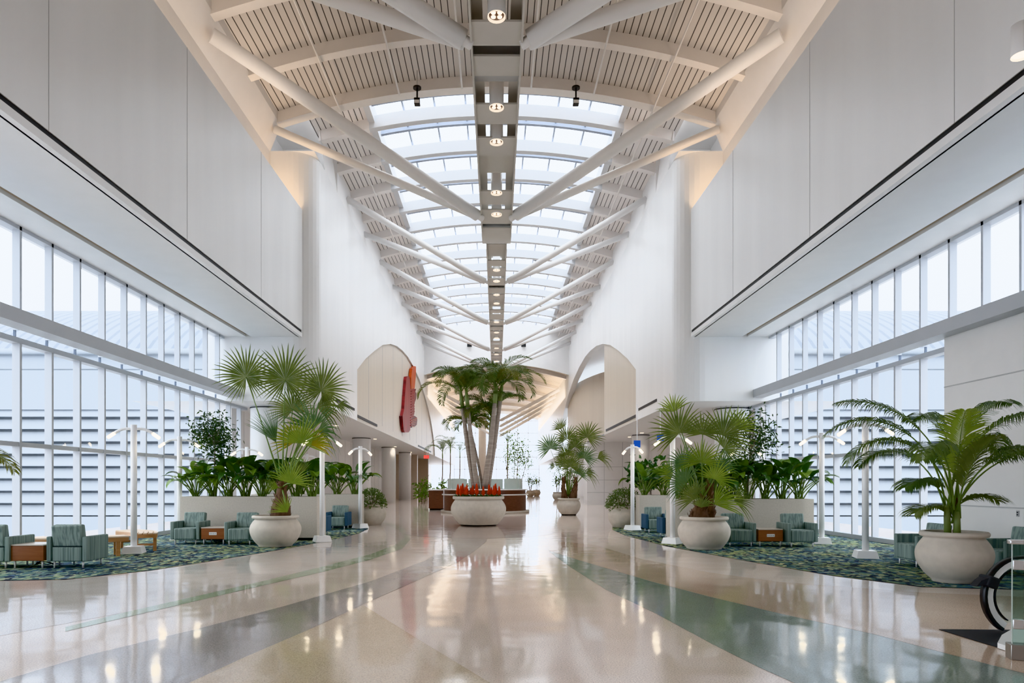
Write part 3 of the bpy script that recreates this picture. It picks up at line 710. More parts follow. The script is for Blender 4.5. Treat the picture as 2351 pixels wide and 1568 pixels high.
def side_table(label, loc, rz=0, plate=True):
    t = thing('side_table', label, 'side table', loc, rz, 'cherry side tables between armchairs')
    MB().rbox(-.31, .31, -.30, .30, .14, .425, .008).build('body', 'cherry', t)
    MB().rbox(-.315, .315, -.305, .305, .425, .45, .006).build('top', 'tabletop', t)
    for x in (-.26, .26):
        for y in (-.25, .25): MB().tube([(x, y, 0), (x, y, .145)], .017, 10).build('leg', 'leg', t)
    if plate:
        p = MB().rbox(-.1, .1, -.308, -.3, .25, .325, .004).build('outlet_plate', 'plate', t)
        for k in range(4): MB().box(-.085 + .045 * k, -.055 + .045 * k, -.3095, -.308, .272, .302).build('socket', 'plate2', p)
    return t
side_table('cherry side table with white outlet plate between the two armchairs by the left planter', (-7.46, 18.25, .006))
side_table('cherry side table with white outlet plate between the two armchairs by the right planter', (6.95, 17.6, .006))
side_table('cherry side table beside the armchair seen from behind, left edge', (-8.86, 13.18, .006), 0, False)
mb = MB()
for k in range(5):
    a = R.uniform(0, 6); mb.tube([(-7.46 + .12 * math.cos(a + j) + .02 * k, 18.3 + .1 * math.sin(a + j * 1.3), .03 + .03 * (j % 3)) for j in range(5)], .008, 6)
tag(mb.build('power_cable', 'black'), 'tangle of black power cable under the left planter side table', 'cable')
mb = MB()
for k in range(4):
    a = R.uniform(0, 6); mb.tube([(-8.8 + .15 * math.cos(a + j), 13.3 + .1 * math.sin(a + j * 1.3), .03 + .03 * (j % 3)) for j in range(5)], .008, 6)
tag(mb.build('power_cable', 'black'), 'tangle of black power cable under the table at the left edge', 'cable')
# arc shaped slatted benches
def bench(label, c, r0, a0, a1, lean=0):
    w, h = .5, .44
    t = thing('slatted_bench', label, 'bench', (c[0] + r0 * math.cos((a0 + a1) / 2), c[1] + r0 * math.sin((a0 + a1) / 2), .006))
    ox, oy = t.location.x, t.location.y
    P = lambda r, a, z: (c[0] + r * math.cos(a) - ox, c[1] + r * math.sin(a) - oy, z)
    def arcb(mb, ra, rb, z0, z1, b0=a0, b1=a1, n=14):
        o = len(mb.v)
        for i in range(n + 1):
            a = b0 + (b1 - b0) * i / n
            mb.v += [P(ra, a, z0), P(rb, a, z0), P(rb, a, z1), P(ra, a, z1)]
        for i in range(n):
            for k in range(4):
                p = o + i * 4 + k; q = o + i * 4 + (k + 1) % 4; mb.f.append([p, q, q + 4, p + 4]); mb.m.append(0); mb.s.append(False)
        mb.f.append([o + 3, o + 2, o + 1, o]); mb.m.append(0); mb.s.append(False); e = o + n * 4; mb.f.append([e, e + 1, e + 2, e + 3]); mb.m.append(0); mb.s.append(False)
    for k in range(5):
        mb = MB(); ra = r0 - w / 2 + .105 * k; arcb(mb, ra, ra + .085, h - .03, h); mb.build('slat', 'teaktop', t)
    mb = MB(); arcb(mb, r0 - w / 2, r0 - w / 2 + .035, h - .12, h - .03); arcb(mb, r0 + w / 2 - .035, r0 + w / 2, h - .12, h - .03)
    for a in (a0 + .02, a1 - .04): arcb(mb, r0 - w / 2, r0 + w / 2, h - .12, h - .03, a, a + .02, 1)
    mb.build('apron', 'teak', t)
    da = .075 / r0
    for a in (a0 + .06, a1 - .06 - da):
        for rr in (r0 - w / 2 + .02, r0 + w / 2 - .09):
            mb = MB(); arcb(mb, rr, rr + .07, 0, h - .03, a, a + da, 1); mb.build('leg', 'teak', t)
        mb = MB(); arcb(mb, r0 - w / 2 + .08, r0 + w / 2 - .08, .13, .18, a + .01, a + .01 + da * .5, 1); mb.build('stretcher', 'teak', t)
bench('curved teak bench showing its end behind the armchair seen from behind', (-10.0, 17.3), 2.55, -1.62, -.86)
bench('curved slatted teak bench behind the first left lamp post', (-9.95, 15.55), 1.75, .30, 1.25)

# ================================================================ LAMP POSTS
def lamp(label, loc, rz, src=None):
    if src: return dup(src, loc, rz, label)
    t = thing('lamp_post', label, 'lamp post', loc, rz, 'white twin arm lamp posts')
    mb = MB(); mb.add([(-.22, -.22, 0), (.22, -.22, 0), (.22, .22, 0), (-.22, .22, 0), (-.18, -.18, .16), (.18, -.18, .16), (.18, .18, .16), (-.18, .18, .16)], [(3, 2, 1, 0), (4, 5, 6, 7), (0, 1, 5, 4), (1, 2, 6, 5), (2, 3, 7, 6), (3, 0, 4, 7)]); mb.build('base', 'post', t)
    MB().tube([(0, 0, .15), (0, 0, 2.96)], .068, 18).build('pole', 'post', t)
    for s in (-1, 1):
        pts = [(s * (.05 + .36 * k / 7), 0, 2.86 + .03 * math.sin(k / 7 * 2.2) - .13 * (k / 7) ** 2) for k in range(8)]
        a = MB().tube(pts, .033, 10).build('arm', 'post', t)
        p = Vector(pts[-1]); d = (p - Vector(pts[-2])).normalized()
        MB().tube([p - d * .01, p + d * .16, p + d * .175], [.036, .036, .018], 12).build('lamp_glass', 'lampglow', a)
    return t
L0 = lamp('lamp post on the left carpet nearest the front, by the teak bench', (-8.37, 15.75, .006), .25)
for lab, x, y, rz in [('lamp post behind the left armchairs next to the windows', -9.15, 19.7, .25), ('lamp post behind the front left planter near the windows', -9.25, 25.3, .3), ('lamp post at the right corner of the front left planter', -4.83, 18.9, .5), ('lamp post by the rear left planter and the shrub pot', -4.93, 24.7, .95),
                      ('distant lamp post behind the rear left planter', -8.6, 31.0, .2), ('lamp post on the right carpet nearest the front', 7.97, 14.75, -.25), ('lamp post beside the armchair at the window end of the right planter', 8.72, 18.3, -.3),
                      ('lamp post at the left corner of the front right planter', 4.72, 18.3, -.75), ('lamp post by the rear right planter and the shrub pot', 4.72, 23.7, -1.1), ('distant lamp post behind the right palms', 9.2, 25.2, -.3)]:
    lamp(lab, (x, y, .006 if y < 27 else 0), rz, L0)
# ================================================================ PLANTERS AND POTS
def trough(label, x0, x1, y0, y1, h):
    cx, cy = (x0 + x1) / 2, (y0 + y1) / 2; w, d = (x1 - x0) / 2, (y1 - y0) / 2
    t = thing('planter_trough', label, 'planter', (cx, cy, .006))
    mb = MB(); th = .08
    for (a, b, c, e) in ((-w, w, -d, -d + th), (-w, w, d - th, d), (-w, -w + th, -d + th, d - th), (w - th, w, -d + th, d - th)): mb.box(a, b, c, e, .08, h)
    mb.build('walls', 'stone', t)
    MB().box(-w + .05, w - .05, -d + .05, d - .05, 0, .09).build('kick_base', 'base', t)
    MB().box(-w + th, w - th, -d + th, d - th, .09, h - .06).build('soil', 'soil', t)
trough('long stone planter trough behind the left armchairs', -8.9, -5.05, 19.2, 20.2, 1.24)
trough('stone planter trough farther back on the left behind the blue armed chair', -8.9, -5.0, 24.75, 25.75, 1.22)
trough('long stone planter trough behind the right armchairs', 4.9, 8.72, 18.75, 19.75, 1.18)
trough('stone planter trough farther back on the right behind the blue armed chair', 5.02, 8.9, 23.95, 24.95, 1.2)
def pot(label, loc, prof, group=None, wheels=False, sy=1):
    t = thing('planter_pot', label, 'plant pot', loc, 0, group)
    MB().lathe(prof, 48, 0, sy=sy).build('bowl', 'pot', t)
    rr, zz = prof[-1]
    MB().lathe([(.001, 0), (rr + .02, 0)], 32, 0, (0, 0, zz), sy=sy, cap0=False, smooth=False).build('soil', 'soil', t)
    if wheels:
        mb = MB(); rb = prof[0][0] * .9; mb.lathe([(rb, -.05), (rb, .0)], 32, 0, sy=sy); mb.build('trolley', 'black', t)
    return t
def bowlprof(r, h, rb, rim, neck):
    p = [(rb, 0), (rb * 1.01, .03)]
    pts = [(rb + (r - rb) * math.sin(u * PI / 2) ** .8, .03 + h * .52 * u) for u in [i / 8 for i in range(1, 9)]]
    up = [(r - (r - neck) * (1 - math.cos(u * PI / 2)), .03 + h * .52 + (h * .33) * u) for u in [i / 6 for i in range(1, 7)]]
    p += pts + up
    z = p[-1][1]; hr = h - z
    p += [(rim - .015, z + hr * .15), (rim, z + hr * .4), (rim, z + hr * .75), (rim - .02, z + hr), (rim - .09, z + hr), (rim - .1, z + hr * .55), (rim - .1, z + hr * .25)]
    return p
POTS = dict(L=(-5.68, 17.55), R=(5.12, 16.85), F=(7.47, 11.15), C=(-.70, 26.4), M=(3.72, 35.2), SL=(-4.95, 26.75), SR=(4.72, 25.2))
pot('big round stone pot with fan palm on the left carpet', (*POTS['L'], .006), bowlprof(.64, .79, .42, .585, .50))
pot('big round stone pot with fan palm on the right carpet', (*POTS['R'], .006), bowlprof(.63, .79, .42, .585, .50))
pot('big stone pot with feather palm at the far right by the escalator', (*POTS['F'], .006), bowlprof(.55, .82, .31, .49, .42))
pot('very wide stone pot with red flowers and tall palms in the middle', (*POTS['C'], .05), bowlprof(1.07, 1.08, .76, 1.0, .90), None, True)
pot('stone pot with fan palm standing on the polished floor right of the middle', (*POTS['M'], .05), bowlprof(.61, .82, .42, .57, .50), None, True)
pot('stone pot with clipped shrub beside the rear left lamp post', (*POTS['SL'], .0), bowlprof(.62, .80, .42, .56, .52))
pot('stone pot with clipped shrub beside the rear right lamp post', (*POTS['SR'], .006), bowlprof(.60, .78, .42, .55, .50))
# ================================================================ PLANTS
def nrm(v): return Vector(v).normalized()
def fan(mb, hub, ax, nv, Rr, spread=290, n=36, droop=.12, cup=.12, seed=0):
    rr = random.Random(seed); hub = Vector(hub); a = nrm(ax); nn = Vector(nv); nn = nrm(nn - a * nn.dot(a)); t = a.cross(nn)
    sp = math.radians(spread); da = sp / n
    for i in range(n):
        th = -sp / 2 + da * (i + .5)
        L = Rr * (.60 + .40 * math.cos(th * .5)) * rr.uniform(.90, 1.07); skew = rr.uniform(-.25, .25) * da
        dr = droop * rr.uniform(.6, 1.5)
        def pt(r, off, lift):
            q = th + off + skew * (r / Rr); u = r / Rr
            p = hub + (a * math.cos(q) + t * math.sin(q)) * r + nn * (cup * Rr * u * u + lift)
            p.z -= dr * Rr * max(0, u - .35) ** 2 * 2.2
            return p
        r1, r2, r3 = .40 * L, .66 * L, .86 * L; h1 = da * .48; pl = .012 * Rr
        vs = [hub, pt(r1, -h1, -pl), pt(r1, 0, pl), pt(r1, h1, -pl), pt(r2, -h1 * .42, -pl * .6), pt(r2, 0, pl * .6), pt(r2, h1 * .42, -pl * .6), pt(r3, -h1 * .16, 0), pt(r3, h1 * .16, 0), pt(L, 0, 0)]
        mb.add(vs, [(0, 1, 2), (0, 2, 3), (1, 4, 5, 2), (2, 5, 6, 3), (4, 7, 5), (5, 7, 8), (5, 8, 6), (7, 9, 8)])
def bez(a, b, c, n=8):
    a, b, c = Vector(a), Vector(b), Vector(c)
    return [a * (1 - t) ** 2 + b * 2 * t * (1 - t) + c * t * t for t in [i / n for i in range(n + 1)]]
def fan_palm(name, label, base, Y0, fans, crown, trunk, mats):
    t = thing(name, label, 'palm', base); b = Vector(base)
    for k, (pts, rad) in enumerate(trunk):
        mb = MB(); mb.tube([at(x, y, Y0) - b for x, y in pts], rad, 10)
        rr = random.Random(k)
        for i in range(70):      # leaf base stubs
            u = rr.random(); j = min(int(u * (len(pts) - 1)), len(pts) - 2); f = u * (len(pts) - 1) - j
            p = (at(*pts[j], Y0) - b).lerp(at(*pts[j + 1], Y0) - b, f); r0 = rad[j] * (1 - f) + rad[j + 1] * f
            an = rr.uniform(0, 6.28); d = Vector((math.cos(an), math.sin(an), 0)); s2 = Vector((-d.y, d.x, 0)) * .025
            q = p + d * r0 * .9; e = q + d * .06 + Vector((0, 0, .13)); mb.add([q - s2, q + s2, e + s2 * .6, e - s2 * .6], [(0, 1, 2, 3)])
        mb.build('trunk', 'barkbrown', t)
    for k, f in enumerate(fans):
        x, y, ang, rp, spread, dy, mt = f[:7]; opt = f[7] if len(f) > 7 else {}
        Y = Y0 + dy; hub = at(x, y, Y) - b; a = math.radians(ang)
        ax = Vector((math.sin(a), opt.get('ay', -.15), math.cos(a))); nv = Vector((opt.get('nx', 0), -1, opt.get('nz', .25)))
        mb = MB(); fan(mb, hub, ax, nv, rp * Y / KF, spread, opt.get('n', max(14, int(spread / (8.2 if rp > 60 else 10.5)))), opt.get('droop', .14), opt.get('cup', .12), k + int(x))
        fr = mb.build('frond', mats[mt], t)
        cx, cy = opt.get('c', crown); c0_ = at(cx, cy, Y0) - b
        mid = c0_.lerp(hub, .55) + Vector((0, dy * .15, .10 * (hub - c0_).length * (.3 if opt.get('straight') else 1)))
        MB().tube(bez(c0_, mid, hub, 8), [.022] * 3 + [.016] * 3 + [.011] * 3, 6).build('stalk', 'stalk', fr)
    return t
FM = ['lf_fan', 'lf_fan2', 'lf_fan3', 'lf_fan4']
zpot = lambda k, h: (*POTS[k], h)
fan_palm('fan_palm', 'tall fan palm with long stalks in the big pot on the left carpet', zpot('L', .72), 17.55, [
    (565, 866, -5, 86, 340, .1, 0, {'straight': 1}), (655, 872, 4, 96, 335, -.1, 0), (737, 896, 18, 86, 320, .25, 0), (672, 942, -14, 66, 250, .1, 0), (728, 935, 78, 78, 120, .3, 0, {'droop': .5}), (775, 930, 95, 40, 100, .35, 0, {'droop': .6}),
    (676, 1016, -38, 60, 170, .15, 2), (634, 1016, -24, 88, 62, -.1, 3, {'n': 18}), (692, 1018, 12, 80, 200, -.25, 1), (718, 985, -12, 80, 130, 0, 3), (730, 990, 75, 62, 110, -.1, 3, {'droop': .5}), (715, 1022, 60, 66, 110, -.3, 2, {'droop': .4}),
    (668, 1110, 12, 66, 175, -.55, 1, {'nz': .6}), (660, 1176, -35, 48, 110, -.6, 1), (640, 1120, -70, 34, 80, -.4, 1), (690, 1090, -2, 50, 90, .3, 0)],
    (648, 1120), [([(644, 1190), (645, 1165), (646, 1140), (648, 1105)], [.26, .24, .15, .09])], FM)
fan_palm('fan_palm', 'bushy fan palm in the big pot on the right carpet', zpot('R', .72), 16.85, [
    (1560, 994, -22, 88, 230, .1, 0), (1548, 945, -15, 50, 150, .2, 1), (1613, 996, 6, 58, 220, -.1, 0), (1660, 1000, 24, 86, 200, .1, 0), (1690, 985, 35, 60, 130, .2, 1), (1610, 1062, 0, 64, 220, -.45, 1), (1570, 1066, -22, 56, 200, -.2, 3), (1662, 1030, 60, 54, 200, .1, 0),
    (1574, 1110, -50, 64, 190, -.2, 3), (1545, 1090, -75, 44, 150, -.1, 1), (1641, 1100, 28, 56, 220, -.35, 1), (1640, 1158, 58, 74, 110, -.5, 1, {'droop': .3}), (1594, 1146, -42, 62, 170, -.5, 0), (1658, 1072, 10, 46, 220, 0, 3), (1685, 1150, 80, 50, 120, -.2, 0, {'droop': .4}), (1610, 1165, 5, 40, 150, -.55, 0)],
    (1612, 1150), [([(1606, 1190), (1607, 1172), (1609, 1158), (1611, 1140)], [.27, .20, .10, .05]), ([(1628, 1188), (1630, 1160), (1630, 1110)], [.14, .10, .06])], FM)
fan_palm('fan_palm', 'fan palm with two trunks in the pot right of the middle', zpot('M', .77), 35.2, [
    (1263, 1030, -18, 44, 250, 0, 3, {'straight': 1}), (1302, 1008, -10, 42, 230, .2, 0), (1288, 985, -25, 30, 150, .3, 0), (1348, 1004, 15, 46, 270, .2, 0), (1320, 1026, 0, 38, 240, -.2, 0), (1341, 1052, 25, 38, 240, 0, 3), (1293, 1066, -35, 34, 230, .1, 0), (1310, 1072, 5, 42, 240, -.4, 0), (1330, 1090, 30, 30, 200, -.2, 3),
    (1372, 1052, 70, 36, 110, .2, 0, {'droop': .6}), (1345, 1086, 85, 32, 110, 0, 0, {'droop': .7}), (1274, 1072, -75, 26, 110, -.1, 0, {'droop': .7}), (1300, 1045, -10, 36, 220, .1, 0)],
    (1304, 1140), [([(1298, 1151), (1296, 1140), (1293, 1120), (1294, 1095)], [.22, .16, .10, .08]), ([(1315, 1151), (1316, 1138), (1321, 1118), (1322, 1095)], [.24, .2, .12, .08])], FM)
def feather(mb, p0, az, elev, L, curve, nl, ll, bare=.12, w=.035, seed=0, hang=.5, vee=.5, st=None, rad=.016):
    """a feather frond: curved midrib and leaflets on both sides"""
    rr = random.Random(seed); p = Vector(p0); e = elev; h = Vector((math.cos(az), math.sin(az), 0)); sd = Vector((-h.y, h.x, 0)); up = Vector((0, 0, 1))
    pts = [p.copy()]; dirs = []
    n = 22
    for i in range(n):
        s = i / n; d = h * math.cos(e) + up * math.sin(e); dirs.append(d); p = p + d * (L / n); pts.append(p.copy()); e -= curve / n * (.5 + 1.1 * s)
    dirs.append(dirs[-1])
    (st or mb).tube(pts, [rad * (1 - .85 * i / n) for i in range(n + 1)], 5, 1 if st is None else 0, cap=False)
    for j in range(nl):
        u = bare + (1 - bare) * (j + .5) / nl; k = min(int(u * n), n - 1); f = u * n - k
        q = pts[k].lerp(pts[k + 1], f); d = dirs[k]; nup = d.cross(sd) * -1
        if nup.z < 0: nup = -nup
        l = ll * (math.sin(PI * min(1, (u - bare) / (1 - bare) * .86 + .12)) ** .6) * rr.uniform(.88, 1.08)
        for s in (-1, 1):
            ld = (sd * s * .80 + d * (.55 + .3 * u) + nup * vee * rr.uniform(.5, 1.1)).normalized()
            wv = d.cross(ld).cross(ld).normalized() * w * .5
            q1 = q + ld * l * .4; ld2 = (ld + Vector((0, 0, -hang))).normalized(); q2 = q1 + ld2 * l * .35; ld3 = (ld2 + Vector((0, 0, -hang * 1.3))).normalized(); q3 = q2 + ld3 * l * .28
            mb.add([q - wv * .5, q + wv * .5, q1 + wv, q1 - wv, q2 + wv * .75, q2 - wv * .75, q3], [(0, 1, 2, 3), (3, 2, 4, 5), (5, 4, 6)])
def feather_palm(label, base, trunk, r0, r1, crown, L, seed, nfr=9, shaft=True, fl_n=36, mats=('lf_palm', 'lf_palm2'), ll=.5, group=None, name='feather_palm', spec=None):
    t = thing(name, label, 'palm', base, 0, group); b = Vector(base); rr = random.Random(seed)
    pts = bez(*trunk, 10); pts = [p - b for p in pts]
    MB().tube(pts, [r0 + (r1 - r0) * i / 10 for i in range(11)], 12).build('trunk', 'bark', t)
    c = pts[-1]
    if shaft:
        d = (pts[-1] - pts[-2]).normalized()
        MB().tube([c - d * .02, c + d * .3, c + d * .75], [r1 * 1.05, r1 * 1.1, r1 * .55], 10).build('crownshaft', 'shaft', t); c = c + d * .55
    for k in range(nfr):
        if spec: az, el, cv, lf = spec[k]
        else:
            az = 2 * PI * k / nfr + rr.uniform(-.25, .25) + seed; el = rr.uniform(.75, 1.45); cv = rr.uniform(1.7, 2.5) * (1.1 if el < 1.1 else .9); lf = rr.uniform(.85, 1.1)
        mb = MB(); feather(mb, c, az, el, L * lf, cv, fl_n, ll, .12, .032, seed * 31 + k, .5, .5)
        mb.build('frond', [mats[k % 4 == 3], 'stalk'], t)
    return t
cb = Vector(zpot('C', 1.0)); YC = 26.4
def cpt(x, y, dy=0): return at(x, y, YC + dy)
feather_palm('left one of the tall palms in the wide central pot, crown farthest left', cb + Vector((.0, .1, 0)), (cpt(1090, 1122), cpt(1072, 1020), cpt(1062, 935)), .12, .075, None, 2.0, 1)
feather_palm('tall palm leaning left in the wide central pot, just right of the leftmost trunk', cb + Vector((.05, -.15, 0)), (cpt(1096, 1122, -.2), cpt(1082, 1020, -.2), cpt(1074, 935, -.2)), .11, .075, None, 1.9, 2)
feather_palm('tall palm leaning right in the wide central pot, left of the rightmost trunk', cb + Vector((.25, -.1, 0)), (cpt(1112, 1122, -.2), cpt(1128, 1020, -.2), cpt(1136, 925, -.2)), .125, .08, None, 2.0, 3)
feather_palm('tall palm leaning right in the wide central pot, rightmost trunk', cb + Vector((.35, .15, 0)), (cpt(1118, 1122, .2), cpt(1136, 1020, .2), cpt(1148, 920, .2)), .12, .08, None, 1.95, 4)
feather_palm('thin shorter palm in the wide central pot between the tall trunks', cb + Vector((.2, .4, 0)), (cpt(1108, 1122, .4), cpt(1098, 1060, .4), cpt(1086, 1010, .4)), .06, .045, None, 1.15, 5, 9)
feather_palm('mid height palm with drooping crown behind the tall trunks of the central pot', cb + Vector((.3, .5, 0)), (cpt(1116, 1122, .5), cpt(1122, 1060, .5), cpt(1126, 990, .5)), .08, .06, None, 1.75, 6, 10)
# bromeliads round the palms
def bromeliad(label, loc, seed):
    t = thing('bromeliad', label, 'flowering plant', loc, seed, 'red bromeliads in the central pot'); rr = random.Random(seed)
    mb = MB()
    for k in range(12):
        a = 2 * PI * k / 12 + rr.uniform(-.2, .2); d = Vector((math.cos(a), math.sin(a), 0)); w = Vector((-d.y, d.x, 0)) * .03; l = rr.uniform(.28, .4)
        p1 = d * l * .5 + Vector((0, 0, l * .55)); p2 = d * l + Vector((0, 0, l * .45)); mb.add([w * .7, -w * .7, p1 - w, p1 + w, p2], [(0, 1, 2, 3), (3, 2, 4)])
    mb.build('leaves', 'lf_dark', t)
    mb = MB()
    for k in range(34):
        u = k / 34; a = k * 2.4; d = Vector((math.cos(a), math.sin(a), 0)); w = Vector((-d.y, d.x, 0)) * .020; z = .18 + .32 * u; r = .085 * (1 - u * .75)
        mb.add([Vector((0, 0, z)) - w, Vector((0, 0, z)) + w, d * r * .8 + Vector((0, 0, z + .05)) + w, d * r * 1.1 + Vector((0, 0, z + .15)), d * r * .8 + Vector((0, 0, z + .05)) - w], [(0, 1, 2, 3, 4)])
    mb.tube([(0, 0, 0), (0, 0, .5)], .018, 6); mb.build('flower_spike', 'red', t)
    return t
BR = [(-.78, -.25), (-.66, -.5), (-.5, -.3), (-.42, -.62), (-.2, -.45), (-.05, -.72), (.2, -.62), (.42, -.5), (.6, -.55), (.66, -.22), (.8, -.3), (-.3, .1), (.5, .1), (-.62, .2)]
BL = ['red bromeliad at the left rim of the central pot', None]
b0 = None
for i, (x, y) in enumerate(sorted(BR)):
    lab = f'red bromeliad in the central pot, {ORD[i]} from the left'
    loc = (POTS['C'][0] + x, POTS['C'][1] + y, .99)
    if b0 is None: b0 = bromeliad(lab, loc, 3)
    else: dup(b0, loc, i * 1.7, lab, None, None, .8 + .3 * ((i * 7) % 5) / 5)
mb = MB(); rr = random.Random(4)
for k in range(420):
    a = rr.uniform(0, 6.28); r = .92 * math.sqrt(rr.random()); p = Vector((r * math.cos(a), r * math.sin(a), rr.uniform(0, .14))); b_ = rr.uniform(0, 6.28); d = Vector((math.cos(b_), math.sin(b_), .6)) * .13; w = Vector((-d.y, d.x, 0)) * .25
    mb.add([p, p + d * .5 + w, p + d, p + d * .5 - w], [(0, 1, 2, 3)])
o = mb.build('ground_cover', 'lf_dark'); o.location = (*POTS['C'], 1.0); tag(o, 'low green ground cover filling the wide central pot', 'ground cover', None, 'stuff')
# kentia palms
def kentia(label, base, specs, H, seed):
    t = thing('feather_palm', label, 'palm', base); rr = random.Random(seed)
    for k, (x, y, h) in enumerate(((-.1, 0, .5), (.08, .05, .62), (.0, -.08, .4))):
        MB().tube([(x, y, 0), (x * 1.1, y, h * .6), (x * 1.2, y, h)], [.055, .05, .035], 10).build('stem', 'barkbrown' if k == 1 else 'shaft', t)
    for k, (az, el, L, cv, bare, hang, mt) in enumerate(specs):
        mb = MB(); st = MB(); feather(mb, (rr.uniform(-.1, .1), rr.uniform(-.08, .08), rr.uniform(.2, .5)), az, el, L, cv, 46, .50, bare, .025, seed + k, hang, .25, st, .018)
        f = mb.build('frond', mt, t); st.build('stalk', 'stalk', f)
D = math.radians
kentia('dark arching feather palm in the big pot at the far right', zpot('F', .75), [
    (D(178), 1.36, 2.45, 2.5, .46, .75, 'lf_palm'), (D(150), 1.5, 2.9, 1.7, .5, .7, 'lf_palm'), (D(25), 1.48, 2.9, 1.7, .5, .75, 'lf_palm'), (D(80), 1.5, 3.0, 1.9, .5, .75, 'lf_palm'), (D(-5), 1.42, 2.8, 1.9, .5, .75, 'lf_palm'), (D(165), 1.47, 2.75, 2.3, .46, .75, 'lf_palm'), (D(200), 1.2, 1.45, 1.9, .45, .7, 'lf_palm'), (D(110), 1.4, 2.5, 2.3, .45, .7, 'lf_palm'), (D(8), 1.22, 2.6, 1.8, .45, .8, 'lf_palm'), (D(35), 1.3, 2.7, 2.2, .45, .8, 'lf_palm'),
    (D(-20), 1.2, 2.3, 2.0, .45, .8, 'lf_palm'), (D(-50), 1.42, 2.2, 2.4, .45, .75, 'lf_palm'), (D(245), 1.50, 1.75, .9, .30, .35, 'lf_fan2'), (D(-70), 1.5, 1.5, .9, .35, .35, 'lf_fan'), (D(222), 1.35, 2.2, 2.3, .45, .75, 'lf_palm'), (D(60), 1.4, 2.4, 2.3, .42, .7, 'lf_palm'), (D(190), .85, .9, 1.6, .35, .5, 'lf_fan'), (D(-10), .9, .85, 1.5, .35, .5, 'lf_fan')], 2.6, 11)
pot('stone pot just beyond the left edge of the photo', (-9.75, 11.0, .006), bowlprof(.55, .82, .31, .49, .42))
kentia('feather palm beyond the left edge with one frond tip showing', (-9.75, 11.0, .75), [(D(0), 1.2, 2.55, 2.3, .4, .6, 'lf_palm2'), (D(120), 1.2, 2.4, 2.2, .4, .6, 'lf_palm'), (D(200), 1.2, 2.4, 2.2, .4, .6, 'lf_palm'), (D(70), 1.3, 2.3, 1.9, .4, .5, 'lf_palm'), (D(270), 1.2, 2.4, 2.2, .4, .6, 'lf_palm')], 2.4, 5)
# broad leaved clumps in the troughs
def broad_leaf(mb, base, az, h, out, L, w, bend, pet):
    d = Vector((math.cos(az), math.sin(az), 0)); sd = Vector((-d.y, d.x, 0))
    tip = d * out + Vector((0, 0, h)); mid = d * out * .35 + Vector((0, 0, h * .65))
    pts = bez(base, Vector(base) + mid, Vector(base) + tip, 5); pet.tube(pts, .011, 5, 0, cap=False)
    p = pts[-1]; e = math.atan2(pts[-1].z - pts[-2].z, (pts[-1] - pts[-2]).xy.length); rows = []
    for i in range(7):
        u = i / 6; ww = w * .5 * math.sin(PI * (.06 + .94 * u) ** .75) if u < 1 else 0.0
        dd = d * math.cos(e) + Vector((0, 0, math.sin(e))); nn = dd.cross(sd); nn = nn if nn.z > 0 else -nn
        rows.append((p - sd * ww + nn * ww * .35, p.copy(), p + sd * ww + nn * ww * .35)); p = p + dd * (L / 6); e -= bend / 6
    o = []
    for r in rows: o += list(r)
    fs = []
    for i in range(6):
        a = i * 3; fs += [(a, a + 3, a + 4, a + 1), (a + 1, a + 4, a + 5, a + 2)]
    mb.add(o, fs, 0, True)
def clump(seed, n=20, H=.62, light=.3, variant='lf_dark'):
    rr = random.Random(seed); lv, lv2, pet = MB(), MB(), MB()
    for k in range(n):
        az = 2 * PI * k / n * 2.0 + rr.uniform(-.4, .4); lay = rr.random()
        broad_leaf(lv2 if rr.random() < light else lv, (rr.uniform(-.07, .07), rr.uniform(-.07, .07), 0), az, H * (.55 + .42 * (1 - lay) + rr.uniform(-.06, .06)), .12 + .26 * lay, rr.uniform(.36, .52), rr.uniform(.17, .24), rr.uniform(1.0, 2.3), pet)
    return lv.mesh('leaves', ['lf_dark']), lv2.mesh('leaves', ['lf_mid']), pet.mesh('stems', ['stalk'])
CL = [clump(s, 18, .62, li) for s, li in ((1, .55), (2, .25), (3, .12), (4, .4))]
def place_clump(v, x, y, z, rz, sc_, label, group):
    t = thing('broadleaf_plant', label, 'plant', (x, y, z), rz, group); t.scale = (sc_, sc_, sc_)
    for nm, me in zip(('dark_leaves', 'bright_leaves', 'stems'), CL[v]):
        o = bpy.data.objects.new(nm, me); COL.objects.link(o); o.parent = t
for gi, (x0, x1, n, y, z, vs, where) in enumerate([(-8.65, -5.3, 8, 19.68, 1.18, (0, 0, 1, 2, 2, 1, 2, 2), 'front left planter'), (-8.5, -5.25, 6, 25.25, 1.16, (2, 1, 2, 2, 3, 1), 'rear left planter'), (5.15, 8.5, 8, 19.22, 1.12, (3, 1, 2, 2, 2, 2, 2, 1), 'front right planter'), (5.3, 8.6, 6, 24.45, 1.14, (0, 3, 1, 2, 2, 1), 'rear right planter')]):
    for i in range(n):
        x = x0 + (x1 - x0) * i / (n - 1)
        place_clump(vs[i], x, y + R.uniform(-.10, .02), z, R.uniform(0, 6), R.uniform(1.28, 1.5), f'leafy broadleaf plant in the {where}, {ORD[i]} from its left end', f'broadleaf plants in the {where}')
